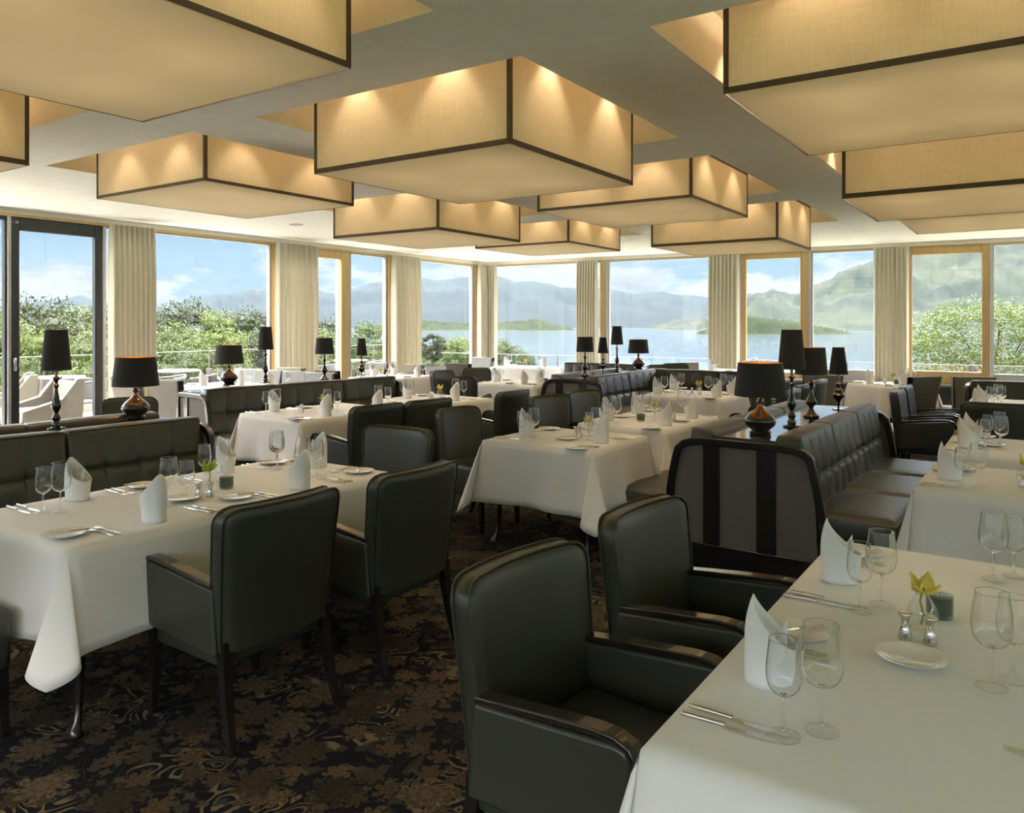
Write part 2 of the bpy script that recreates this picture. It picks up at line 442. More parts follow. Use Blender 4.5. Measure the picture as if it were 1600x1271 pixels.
# ceiling built in the room axes with square openings, then the recess walls and lids
def uvm(): return Matrix(((U[0], V[0], 0, 0), (U[1], V[1], 0, 0), (0, 0, 1, 0), (0, 0, 0, 1)))
UVM = uvm()
al = sorted([-4.2, 16.3]+[a-GAP for a in AX]+[a+SQ+GAP for a in AX]); bl = sorted([-7.2, 11.0]+[b-GAP for b in BX]+[b+SQ+GAP for b in BX])
m = MB(); mc = MB(); RH = 3.42
for i in range(len(al)-1):
    for j in range(len(bl)-1):
        hole = any(abs(al[i]-(AX[c[0]]-GAP)) < 1e-6 and abs(bl[j]-(BX[c[1]]-GAP)) < 1e-6 for c in CELLS)
        q = [(al[i], bl[j]), (al[i+1], bl[j]), (al[i+1], bl[j+1]), (al[i], bl[j+1])]; z = RH if hole else CEIL
        (mc if hole else m).add([(*p, z) for p in q], [(3, 2, 1, 0)], UVM)
        if hole:
            for k in range(4):
                p0, p1 = q[k], q[(k+1) % 4]
                mc.add([(*p0, CEIL), (*p1, CEIL), (*p1, RH), (*p0, RH)], [(0, 1, 2, 3)], UVM)
m.box(al[0], al[-1], bl[0], bl[-1], 3.55, 3.75, UVM)
struct('ceiling', m, 'ceiling_white'); struct('trim_8', mc, 'recess_tan')
# shallow band round the top of the glazed walls
m = MB(); m.box(L0, L1+.2, 0, .25, HEAD, 3.6, LM); struct('wall_left', m, 'wall_paint')
m = MB(); m.box(R0-.2, R1, 0, .25, HEAD, 3.6, RM); struct('wall_lake', m, 'wall_paint')
m = MB(); m.box(R0, R1, .02, .25, -.02, .50, RM); struct('wall_lake_parapet', m, 'wall_paint')
m = MB(); m.box(R0+.02, R1, -.10, .16, .50, .53, RM); struct('trim_1', m, 'stone')
m = MB(); m.box(L0, L1, -.005, .03, HEAD-.035, HEAD, LM); m2 = m; struct('trim_2', m, 'oak')
m = MB(); m.box(R0, R1, -.005, .03, HEAD-.02, HEAD, RM); struct('trim_3', m, 'oak')
# walls behind the viewer: glazed bays between piers, so daylight also comes from there
m = MB(); a0, b0 = -4.0, -7.0
for y0, y1 in ((-7, -6.6), (-3.4, -3.0), (.4, .8), (4.2, 4.6), (8.2, 11)): m.box(a0-.2, a0, y0, y1, 0, CEIL, UVM)
m.box(a0-.2, a0, -7, 11, 0, .8, UVM); m.box(a0-.2, a0, -7, 11, 2.75, 3.6, UVM); struct('wall_back', m, 'wall_paint')
m = MB()
for x0, x1 in ((-4, -3.6), (-.2, .2), (4, 4.4), (8, 8.4), (12, 12.4), (15.4, 17.2)): m.box(x0, x1, b0-.2, b0, 0, CEIL, UVM)
m.box(-4, 17.2, b0-.2, b0, 0, .5, UVM); m.box(-4, 17.2, b0-.2, b0, 2.9, 3.6, UVM); m.box(8.2, 15.6, b0-.2, b0, 0, CEIL, UVM); struct('wall_right', m, 'wall_paint')  # unseen far bays filled in solid to darken the right side

# ---- glazing.  frame(M, s0, s1, z0, z1, widths) makes a frame with its pane
WINN = [0, 0]
def opening(kind, M, s0, s1, z0, z1, l, r, t, b, m_, y0=.02, y1=.10, handle=False):
    k = 0 if kind == 'window' else 1; WINN[k] += 1
    mb = MB()
    if l: mb.rbox(s0, s0+l, y0, y1, z0, z1, .006, 1, M)
    if r: mb.rbox(s1-r, s1, y0, y1, z0, z1, .006, 1, M)
    mb.rbox(s0+l, s1-r, y0, y1, z1-t, z1, .006, 1, M); mb.rbox(s0+l, s1-r, y0, y1, z0, z0+b, .006, 1, M)
    o = mb.obj('%s_%d' % (kind, WINN[k]), m_); o['kind'] = 'structure'
    p = MB(); ym = (y0+y1)/2; p.add([(s0+l-.01, ym, z0+b-.01), (s1-r+.01, ym, z0+b-.01), (s1-r+.01, ym, z1-t+.01), (s0+l-.01, ym, z1-t+.01)], [(0, 1, 2, 3)], M)
    p.obj('pane', 'pane', o, smooth=False)
    if handle:
        h = MB(); h.rbox(s0+.02, s0+.05, y0-.05, y0, 1.0, 1.16, .006, 1, M); h.obj('door_handle', 'steel', o)
    return o
HT = HEAD-.035
# terrace side
opening('door', LM, L0, Ls(14)-.02, .02, HT, .06, .02, .05, .08, 'grey_frame')
opening('door', LM, Ls(17.5), Ls(161), .02, HT, Ls(32)-Ls(17.5), Ls(161)-Ls(150), .165, .14, 'grey_frame', handle=True)
tx = bpy.data.curves.new('door_number', 'FONT'); tx.body = '\u2022 30'; tx.size = .05; tx.extrude = .0005; tx.materials.append(MAT['plate'])
txo = bpy.data.objects.new('door_number', tx); COL.objects.link(txo); txo.parent = bpy.data.objects['door_2']
txo.matrix_world = LM @ Matrix.Translation((Ls(19.5), .012, 2.855)) @ Matrix.Rotation(pi/2, 4, 'X')
opening('window', LM, Ls(162), Ls(424), .04, HT, .05, .02, .025, .08, 'white_frame')
opening('door', LM, Ls(425), Ls(548), .02, HT, .10, Ls(548)-Ls(535), .15, .16, 'oak')
opening('window', LM, Ls(549), Ls(606), .04, HT, .02, .04, .03, .08, 'white_frame')
opening('window', LM, Ls(613), Ls(742), .04, HT, .05, .09, .03, .08, 'white_frame')
# lake side
opening('window', RM, Rs(768), Rs(938), .53, HEAD-.02, .06, .02, .03, .06, 'white_frame')
opening('window', RM, Rs(950), Rs(1157), .53, HEAD-.02, .02, .03, .03, .06, 'white_frame')
opening('window', RM, Rs(1158), Rs(1263), .53, HEAD-.02, .09, Rs(1263)-Rs(1250), .10, .12, 'oak')
opening('window', RM, Rs(1268), Rs(1419), .53, HEAD-.02, .02, .03, .03, .2, 'white_frame')
opening('window', RM, Rs(1420), Rs(1547), .53, HEAD-.02, .05, Rs(1547)-Rs(1534), .14, .22, 'oak')
opening('window', RM, Rs(1551), R1, .53, HEAD-.02, .02, .05, .03, .2, 'white_frame')
m = MB()
for a, b in ((606.5, 613), (742.5, 752)): m.rbox(Ls(a), Ls(b), -.02, .16, 0, HT, .01, 1, LM)
struct('trim_4', m, 'oak')
m = MB(); m.rbox(Rs(938.5), Rs(946), -.02, .16, .53, HEAD-.02, .01, 1, RM); struct('trim_5', m, 'oak')
m = MB()
for a, b in ((946.2, 949.8), (1263.5, 1267.5), (1547.5, 1550.5)): m.rbox(Rs(a), Rs(b), -.01, .14, .53, HEAD-.02, .005, 1, RM)
struct('trim_6', m, 'white_frame')
m = MB(); m.rbox(Ls(14.2)-.015, Ls(17.3), -.01, .14, 0, HT, .005, 1, LM); struct('trim_7', m, 'white_frame')
# windows behind the viewer
for i, (y0, y1) in enumerate(((-6.6, -3.4), (-3, .4), (.8, 4.2), (4.6, 8.2))):
    Mq = UVM @ Matrix(((0, 1, 0, a0-.2), (1, 0, 0, 0), (0, 0, 1, 0), (0, 0, 0, 1)))
    opening('window', Mq, y0, y1, .8, 2.75, .05, .05, .05, .05, 'white_frame', .02, .09)
for i, (x0, x1) in enumerate(((-3.6, -.2), (.2, 4), (4.4, 8))):
    Mq = UVM @ Matrix(((1, 0, 0, 0), (0, 1, 0, b0-.2), (0, 0, 1, 0), (0, 0, 0, 1)))
    opening('window', Mq, x0, x1, .5, 2.9, .05, .05, .05, .05, 'white_frame', .02, .09)

# ---- radiators under the lake windows
def radiator(s0, s1, label):
    t = thing('radiator', label, 'radiator', (0, 0, 0))
    m = MB(); m.rbox(s0, s1, -.12, -.01, .06, .47, .006, 1, RM); m.obj('casing', 'radiator', t, smooth=False)
    m = MB(); m.box(s0+.04, s1-.04, -.125, -.119, .08, .30, RM); m.obj('grille', 'grille', t, smooth=False)
    m = MB()
    for z in (.34, .38, .42): m.box(s0+.02, s1-.02, -.128, -.119, z, z+.02, RM)
    m.obj('slat', 'radiator', t, smooth=False)
    t['group'] = 'radiators under the lake windows'
for a, b, l in ((960, 1102, 'long black radiator under the lake window behind the centre bench'), (1160, 1262, 'black radiator under the oak window behind the row of bench lamps'),
                (1270, 1365, 'black radiator behind the small square table by the lake window'), (1425, 1560, 'black radiator with grille below the oak window at right')):
    radiator(Rs(a), Rs(b), l)

# ---- curtains
def curtain(M, s0, s1, label, z1=HEAD-.01, folds=None, gather=.0, y=-.13):
    w = s1-s0; folds = folds or max(4, int(w/.085)); rnd = random.Random(int(s0*100))
    ph = [rnd.uniform(-.5, .5) for _ in range(folds+2)]; am = [rnd.uniform(.65, 1.25) for _ in range(folds+2)]
    def fn(u, v):
        k = u*folds; i = int(min(k, folds-1e-6)); f = k-i
        amp = .060*(am[i]*(1-f)+am[i+1]*f)*(.55+.45*min(1, (1-v)*4))
        pin = max(0, 1-(1-v)/.07)                       # pinch pleats at the heading
        x = s0+w*(u+.012*(ph[i]*(1-f)+ph[i+1]*f)*(1-v)*2)
        x += gather*w*(u-.5)*(1-v)*0.12
        yy = amp*cos(2*pi*k)*(1-.35*pin)+.012*sin(4*pi*k+ph[i]*3)*(1-v)
        xx = x+.010*sin(2*pi*k*2)*pin
        return (xx, y+yy, z1-(1-v)*(z1-.012))
    m = MB(); m.grid(fn, folds*12, 18, M); o = m.obj('curtain', 'curtain', sharp=180); tag(o, label, 'curtain', 'floor length curtains between the windows')
    s = o.modifiers.new('solid', 'SOLIDIFY'); s.thickness = .006
    return o
curtain(LM, Ls(162)+.02, Ls(235), 'wide pale curtain beside the dark framed sliding door', folds=9)
curtain(LM, Ls(424), Ls(490), 'pale curtain behind the left bench, left of the narrow oak framed glass door', folds=8)
curtain(LM, Ls(607), Ls(651), 'pale curtain between the narrow window and the terrace window nearest the corner', folds=7)
curtain(LM, Ls(741), L1-.08, 'left one of the two pale curtains meeting in the room corner', folds=5)
curtain(RM, R0+.08, Rs(780), 'right one of the two pale curtains meeting in the room corner', folds=5)
curtain(RM, Rs(904.5), Rs(937), 'pale curtain on the lake side behind the lamps of the centre bench', folds=8)
curtain(RM, Rs(1109), Rs(1157), 'pale curtain on the lake side just left of the oak window behind the lamps', folds=8)
curtain(RM, Rs(1366), Rs(1420), 'pale curtain on the lake side left of the rightmost oak window', folds=8)

# ---- ceiling fittings
def spot_trim(x, y, label):
    t = thing('ceiling_speaker', label, 'ceiling fitting', (x, y, CEIL-.012))
    m = MB(); m.lathe([(.10, .012), (.10, .003), (.085, 0), (0, 0)], 24); m.obj('grille', 'white_frame', t)
spot_trim(*on(463, 351, CEIL), 'small round fitting in the white ceiling near the terrace windows')

# ---- pendants
def pendant():
    t = thing('pendant_light', '', 'pendant light'); S = SQ; H = .48; e = .022
    m = MB(); th = .008
    m.box(0, S, 0, th, 0, H); m.box(0, S, S-th, S, 0, H); m.box(0, th, th, S-th, 0, H); m.box(S-th, S, th, S-th, 0, H)
    # four separate fabric sides
    for k, (x0, x1, y0, y1) in enumerate(((0, S, 0, th), (0, S, S-th, S), (0, th, th, S-th), (S-th, S, th, S-th))):
        q = MB(); q.box(x0, x1, y0, y1, .02, H); q.obj('fabric_side', 'linen', t, smooth=False)
    q = MB(); q.box(.014, S-.014, .014, S-.014, .0, .006); q.obj('diffuser', 'diffuser', t, smooth=False)
    q = MB(); g = .004
    for z0, z1 in ((.0, e+.006), (H-e, H+.004)):
        q.box(-g, S+g, -g, 0, z0, z1); q.box(-g, S+g, S, S+g, z0, z1); q.box(-g, 0, 0, S, z0, z1); q.box(S, S+g, 0, S, z0, z1)
    for x in (-g, S-e):
        for y in (-g, S-e):
            pass
    for cx, sx in ((0, 1), (S, -1)):
        for cy, sy in ((0, 1), (S, -1)):
            x0, x1 = sorted((cx-sx*g, cx+sx*e)); y0, y1 = sorted((cy-sy*g, cy)); q.box(x0, x1, y0, y1, e, H-e)
            x0, x1 = sorted((cx-sx*g, cx)); y0, y1 = sorted((cy, cy+sy*e)); q.box(x0, x1, y0, y1, e, H-e)
    q.obj('dark_edging', 'trim_brown', t, smooth=False)
    q = MB()
    for x in (.35, S-.35):
        for y in (.35, S-.35): q = MB(); q.tube([(x, y, .3), (x, y, RH-2.76)], .004, 6); q.obj('hanger_wire', 'steel_post', t)
    # carrier frame and lamp bulbs inside
    q = MB(); q.tube([(.2, S/2, .34), (S-.2, S/2, .34)], .01, 6); q.tube([(S/2, .2, .34), (S/2, S-.2, .34)], .01, 6); q.obj('carrier', 'steel_post', t)
    return t
PL = {(0, 0): 'square fabric pendant directly overhead, out of the picture', (1, 0): 'large square fabric pendant cut off by the upper right corner of the view', (2, 0): 'square fabric pendant at the right edge, just below the nearest right one',
      (3, 0): 'pale square fabric pendant at far right nearest the lake windows', (0, 1): 'huge square fabric pendant seen from below, cut off by the upper left corner', (1, 1): 'large square fabric pendant in the middle of the ceiling, corner towards the viewer',
      (2, 1): 'square fabric pendant right behind the big middle one', (3, 1): 'square fabric pendant in front of the oak lake window, farthest of the middle row', (0, 2): 'square fabric pendant cut off by the left edge of the view',
      (1, 2): 'square fabric pendant above the left bench near the terrace door', (2, 2): 'square fabric pendant behind and left of the big middle one', (3, 2): 'smallest and farthest square fabric pendant near the room corner'}
def lamp_at(kind, loc, energy, color, size=.05, rot=None, spot=70, blend=.6):
    l = bpy.data.lights.new(kind, 'SPOT' if rot is not None else 'POINT'); l.energy = energy; l.color = color; l.shadow_soft_size = size
    if rot is not None: l.spot_size = R(spot); l.spot_blend = blend
    o = bpy.data.objects.new(kind, l); COL.objects.link(o); o.location = loc
    if rot is not None: o.rotation_euler = rot
    return o
# small hanging tolerances: offset along the grid axes and underside height
FINE = {(0, 1): (.02, -.01, 2.753), (1, 1): (-.02, -.03, 2.653), (1, 2): (.07, .07, 2.766), (2, 2): (-.03, -.02, 2.646), (2, 1): (.06, .03, 2.755), (3, 1): (0, .03, 2.622), (1, 0): (-.09, -.02, 2.71), (2, 0): (-.17, .0, 2.59)}
for (i, j) in sorted(CELLS, key=lambda c: (c != (1, 1), c)):
    da, db, zb = FINE.get((i, j), (0, 0, 2.76 if (i+j) % 2 == 1 else 2.65))
    x, y = ab(AX[i]+da, BX[j]+db); o = place('pendant', pendant, (x, y, zb), pi/2-TH, PL[(i, j)], 'pendant light', 'square fabric pendants in the ceiling recesses', scale=(1, 1, (3.24-zb)/.48))
    # the warm downlights of the recess: inside the shade and grazing its sides
    for qa in (.27, .73):
        for qb in (.27, .73): c = ab(AX[i]+da+SQ*qa, BX[j]+db+SQ*qb); lamp_at('pendant_bulb', (c[0], c[1], zb+.38), 8.5, (1, .78, .55), .22)
    for (sa, sb) in ((.75*SQ, -.14), (.25*SQ, -.14), (-.14, .72*SQ), (-.14, .25*SQ), (SQ+.14, SQ*.5), (SQ*.5, SQ+.14)):
        c = ab(AX[i]+sa, BX[j]+sb); lamp_at('recess_downlight', (c[0], c[1], RH-.03), 10, (1, .76, .50), .03, (0, 0, 0), 80, .5)

# ================================================================== FURNITURE
# ---- chairs: origin on the floor under the seat, front towards local +y
def back_shell(zb, zt, wb, wt, thick, yb, yt, sag, r=.07, cushion=.0):
    "upholstered back: barrel curved in plan, rounded top corners"
    m = MB(); nu, nv = 18, 18
    zs = [zb+(zt-zb)*(1-(1-j/nv)**1.5) for j in range(nv+1)]
    def width(z):
        w = wb+(wt-wb)*(z-zb)/(zt-zb); d = z-(zt-r)
        return (w/2-(r-sqrt(max(0, r*r-d*d)))) if d > 0 else w/2
    def cy(z): return yb+(yt-yb)*((z-zb)/(zt-zb))**1.2
    rows = []
    for side in (1, -1):                      # front surface, then rear
        for j, z in enumerate(zs):
            w = width(z)
            for i in range(nu+1):
                u = -1+2*i/nu
                x = w*u; rel = x/(wt/2)
                y = cy(z)-sag*(1-rel*rel)+sag*.5
                edge = min(1, (1-abs(u))/.14)*min(1, (zt-z)/.03+.0)
                bulge = thick/2*(.62+.38*sqrt(max(0, edge)))
                y += side*bulge + (cushion*(1-abs(u)**3)*max(0, sin(pi*min(1, (z-zb)/(zt-zb)))) if side == 1 else 0)
                m.v.append((x, y, z))
    n = (nu+1)*(nv+1); w1 = nu+1
    for j in range(nv):
        for i in range(nu):
            a = j*w1+i; m.f.append((a, a+1, a+w1+1, a+w1)); m.f.append((n+a, n+a+w1, n+a+w1+1, n+a+1))
    loop = [j*w1 for j in range(nv+1)]+[nv*w1+i for i in range(1, nu+1)]+[j*w1+nu for j in range(nv-1, -1, -1)]
    for a, b in zip(loop, loop[1:]): m.f.append((a, b, n+b, n+a))
    for i in range(nu): m.f.append((i+1, i, n+i, n+i+1))
    edge_f = [Vector(m.v[k]) for k in loop]; edge_r = [Vector(m.v[n+k]) for k in loop]
    return m, edge_f, edge_r
def leg_mesh(x0, y0, z0, x1, y1, w0, w1, curve=0):
    m = MB(); n = 6; pts = []; 
    for i in range(n+1):
        t = i/n; pts.append((x0+(x1-x0)*t, y0+(y1-y0)*(t**1.6 if curve else t), z0*(1-t)))
    vs = []
    for i, p in enumerate(pts):
        w = w0+(w1-w0)*i/n
        vs += [(p[0]+sx*w/2, p[1]+sy*w/2, p[2]) for sx, sy in ((-1, -1), (1, -1), (1, 1), (-1, 1))]
    fs = [(i*4+k, i*4+(k+1) % 4, i*4+4+(k+1) % 4, i*4+4+k) for i in range(n) for k in range(4)]+[(0, 1, 2, 3), (n*4+3, n*4+2, n*4+1, n*4)]
    return m.add(vs, fs)
def armchair():
    t = thing('armchair', '', 'chair')
    m, ef, er = back_shell(.36, .905, .52, .575, .085, -.215, -.275, .045, .065)
    m.obj('backrest', 'leather', t, sharp=70)
    q = MB(); q.tube([p+Vector((0, .004, .002)) for p in ef], .0045, 6); q.obj('piping', 'piping', t)
    q = MB(); q.tube([p-Vector((0, .004, -.002)) for p in er], .0045, 6); q.obj('piping', 'piping', t)
    q = MB(); q.rbox(-.235, .235, -.19, .275, .36, .475, .035, 3); q.obj('seat', 'leather_seat', t)
    q = MB(); q.rbox(-.25, .25, -.22, .25, .30, .37, .012, 2); q.obj('seat_frame', 'leather_dark', t)
    for sx in (-1, 1):
        o = rnd_outline([(-.225, .345), (.225, .375), (.275, .64), (-.20, .60)], [.02, .03, .055, .01], 6)
        p = MB(); x0, x1 = sorted((sx*.232, sx*.282)); p.prism(o, 'x', x0, x1); p.obj('arm_panel', 'leather', t, bevel=.009, sharp=50)
        pts = [(-.20, .605), (-.1, .617), (.05, .633), (.17, .644), (.225, .643), (.262, .630), (.283, .600), (.284, .565)]
        p = MB(); p.tube([(sx*.257, y, z+.005) for y, z in pts], 0, flat=(.052, .018)); p.obj('armrest', 'satin_wood', t, bevel=.004, sharp=50)
        leg_mesh(sx*.245, .225, .375, sx*.25, .245, .042, .026).obj('leg', 'dark_wood', t, smooth=False)
        leg_mesh(sx*.235, -.225, .40, sx*.255, -.295, .046, .026, 1).obj('leg', 'dark_wood', t, smooth=False)
    return t
def sidechair():
    t = thing('side_chair', '', 'chair')
    m, ef, er = back_shell(.40, .905, .44, .47, .08, -.20, -.265, .035, .07); m.obj('backrest', 'leather', t, sharp=70)
    q = MB(); q.tube([p+Vector((0, .004, .002)) for p in ef], .0045, 6); q.obj('piping', 'piping', t)
    q = MB(); q.tube([p-Vector((0, .004, -.002)) for p in er], .0045, 6); q.obj('piping', 'piping', t)
    q = MB(); q.rbox(-.225, .225, -.235, .25, .26, .50, .03, 3); q.obj('seat', 'leather_seat', t)
    for sx in (-1, 1):
        leg_mesh(sx*.20, .215, .27, sx*.20, .23, .04, .024).obj('leg', 'dark_wood', t, smooth=False)
        leg_mesh(sx*.20, -.21, .27, sx*.21, -.31, .042, .024, 1).obj('leg', 'dark_wood', t, smooth=False)
    return t
def windowchair(cm, im):
    def b():
        t = thing('side_chair', '', 'chair')
        # flared straight back: dark sides, pale front and rear
        o = [(-.20, .30), (.20, .30), (.255, .90), (-.255, .90)]
        def sh(z): return -.20-.10*(z-.30)/.6
        w = lambda z: .20+.055*(z-.3)/.6
        for sx in (-1, 1):
            q = MB(); q.add([(sx*(w(z)+.001), sh(z)+dy, z) for z in (.30, .90) for dy in (-.04, .04)]+[(sx*(w(z)-.03), sh(z)+dy, z) for z in (.30, .90) for dy in (-.04, .04)],
                  [(0, 1, 3, 2), (4, 6, 7, 5), (0, 2, 6, 4), (1, 5, 7, 3), (2, 3, 7, 6), (0, 4, 5, 1)])
            q.obj('side_frame', 'dark_wood', t, smooth=False)
        for nm, y0, y1, mm in (('outer_back', -.047, .0, cm), ('backrest', .0, .052, im)):
            q = MB(); q.add([(sx*(w(z)-.012), sh(z)+dy, z) for z in (.30, .903) for dy in (y0, y1) for sx in (-1, 1)],
                            [(0, 1, 3, 2), (4, 6, 7, 5), (0, 2, 6, 4), (1, 5, 7, 3), (2, 3, 7, 6), (0, 4, 5, 1)]); q.obj(nm, mm, t, bevel=.008, sharp=50)
        q = MB(); q.rbox(-.225, .225, -.19, .25, .33, .475, .03, 3); q.obj('seat', im, t)
        q = MB(); q.box(-.215, .215, -.19, .235, .27, .33); q.obj('seat_frame', 'dark_wood', t, smooth=False)
        for sx in (-1, 1):
            leg_mesh(sx*.19, .20, .28, sx*.195, .22, .04, .026).obj('leg', 'dark_wood', t, smooth=False)
            leg_mesh(sx*.185, -.19, .30, sx*.19, -.26, .042, .026, 1).obj('leg', 'dark_wood', t, smooth=False)
        return t
    return b
CHAIRS = {'arm': armchair, 'side': sidechair, 'beige': windowchair('beige_fabric', 'beige_fabric'), 'pale': windowchair('beige_fabric', 'pale_leather'), 'brown': windowchair('brown_fabric', 'olive_fabric')}
GL, GB = 'green leather chairs round the tables', 'pale chairs along the windows'
def chair(kind, pos, deg, label, cat='chair'):
    d = head(deg); place(kind, CHAIRS[kind], pos, rz_face(d), label, cat, GL if kind in ('arm', 'side') else GB)
def chair_top(kind, px, py, deg, label, zt=.90, off=.27):
    "chair whose top edge middle is seen at px, py"
    p = on(px, py, zt); chair(kind, add2(p, (off, head(deg))), deg, label)
D_U, D_V, D_mV, D_mU = 34, -56, 124, 214
chair('arm', (.232, 2.125), 129, 'nearest green leather armchair, beside the white table in the lower right corner')
chair('arm', (.70, 2.775), 129, 'green leather armchair just behind the nearest one, arms against the lower right table')
chair('arm', (-1.13, 3.24), -55, 'green leather armchair seen from behind at the left table, nearer one')
chair('arm', (-.67, 3.87), -55, 'green leather armchair seen from behind at the left table, farther one')
chair('side', (-2.26, 2.93), 36, 'armless green leather chair cut off by the left edge, beside the left table')
chair_top('arm', 612, 672, D_mU, 'green leather armchair at the far right end of the left table, facing the viewer', off=.19)
chair_top('arm', 592, 633.5, -52, 'green leather armchair seen from behind at the middle left table, nearer one')
chair_top('arm', 672, 625.5, -52, 'green leather armchair seen from behind at the middle left table, farther one')
chair_top('side', 712, 638, 132, 'armless green leather chair at the left side of the small centre table')
chair_top('arm', 804, 612, -58, 'green leather armchair seen from behind in the middle of the room, turned left')
chair_top('arm', 712, 589, 20, 'dark green armchair with its back to the viewer in front of the far centre table')
chair_top('side', 689, 580, 128, 'small green chair by the far centre table, left of the dark armchair')
chair_top('side', 743, 576, 160, 'small green chair behind the far centre table, half hidden by the dark armchair')
chair_top('arm', 868, 621, 132, 'green leather chair behind the small centre table, left one of the pair', off=.17)
chair_top('arm', 920, 613, 130, 'green leather chair behind the small centre table, right one of the pair', off=.17)
chair_top('arm', 1401, 611, 124, 'green leather armchair in profile right of the lamp bench, nearer one')
chair_top('arm', 1415, 604, 124, 'green leather armchair in profile right of the lamp bench, farther one')
chair_top('arm', 1560, 632, D_U, 'dark armchair seen from behind at the right edge between two set tables')
chair('arm', (2.68, 8.20), -52, 'green leather armchair behind the lamp bench, nearest of three whose armrests show')
chair('arm', (3.10, 8.90), -52, 'green leather armchair behind the lamp bench, middle of three whose armrests show')
chair('arm', (3.52, 9.58), -52, 'green leather armchair behind the lamp bench, farthest of three whose armrests show')
# window side, left
chair_top('beige', 200, 589, 25, 'beige chair behind the wide black lamp of the front left bench')
chair_top('beige', 262, 594, 25, 'beige chair with dark side right of the wide black lamp on the left bench')
chair_top('side', 203, 623, 150, 'green leather chair peeping out behind the front left bench beside the wide lamp')
chair_top('pale', 386, 577, 205, 'pale chair behind the middle left bench, first right of the wide black lamp')
chair_top('pale', 421, 579, 205, 'pale chair behind the thin tall lamp of the middle left bench')
chair_top('pale', 463, 581, 205, 'pale chair below the second curtain from the left')
chair_top('beige', 453, 575, 205, 'greyer beige chair standing behind the pale ones below the second curtain')
chair_top('pale', 500, 583, 205, 'pale chair mostly hidden behind the drum shade lamp of the middle left bench')
chair_top('brown', 514, 579, 40, 'brown chair with its back to the viewer behind the drum shade lamp, middle left bench')
chair_top('pale', 588, 567, 215, 'grey chair beside the slim lamp at the right end of the middle left bench')
chair_top('beige', 648, 570, 45, 'beige chair with dark side below the third curtain')
chair_top('brown', 718, 568, 34, 'wide brown chair with its back to the viewer below the corner window')
chair_top('pale', 754, 559, 215, 'brightly lit white chair below the corner curtain')
# window side, right
chair_top('beige', 1285, 586, 20, 'beige chair left of the small square table by the lake window')
chair_top('brown', 1442, 589, -20, 'brown chair with flared back right of the small square table by the lake window')
chair_top('beige', 1519, 589, 10, 'brown grey chair half hidden behind the bench at the right edge')
chair_top('side', 1032, 571, 170, 'small rounded chair back seen over the centre bench, left of three')
chair_top('side', 1054, 569, 170, 'small rounded chair back seen over the centre bench, middle of three')
chair_top('beige', 1074, 567, 150, 'beige chair back seen over the centre bench, right of three')

# ---- tables and cloths: origin is the near left corner at floor level, x to the right (-V), y away (U)
def table_legs(t, w, l, cab=True):
    m = MB(); m.rbox(.012, w-.012, .012, l-.012, .715, .742, .006, 1); m.obj('tabletop', 'dark_wood', t)
    m = MB(); m.box(.06, w-.06, .06, .085, .63, .715); m.box(.06, w-.06, l-.085, l-.06, .63, .715); m.box(.06, .085, .06, l-.06, .63, .715); m.box(w-.085, w-.06, .06, l-.06, .63, .715); m.obj('apron', 'dark_wood', t, smooth=False)
    for x, sx in ((.09, -1), (w-.09, 1)):
        for y, sy in ((.09, -1), (l-.09, 1)):
            m = MB(); pts = [(x, y, .70), (x, y, .5), (x+sx*.0, y+sy*.0, .3), (x+sx*.004, y+sy*.004, .14), (x+sx*.016, y+sy*.016, .05), (x+sx*.03, y+sy*.03, .012)]
            m.tube(pts, [.030, .027, .021, .015, .015, .024], 10); m.lathe([(.026, 0), (.028, .012), (.018, .03)], 10, T(x+sx*.03, y+sy*.03)); m.obj('leg', 'dark_wood', t)
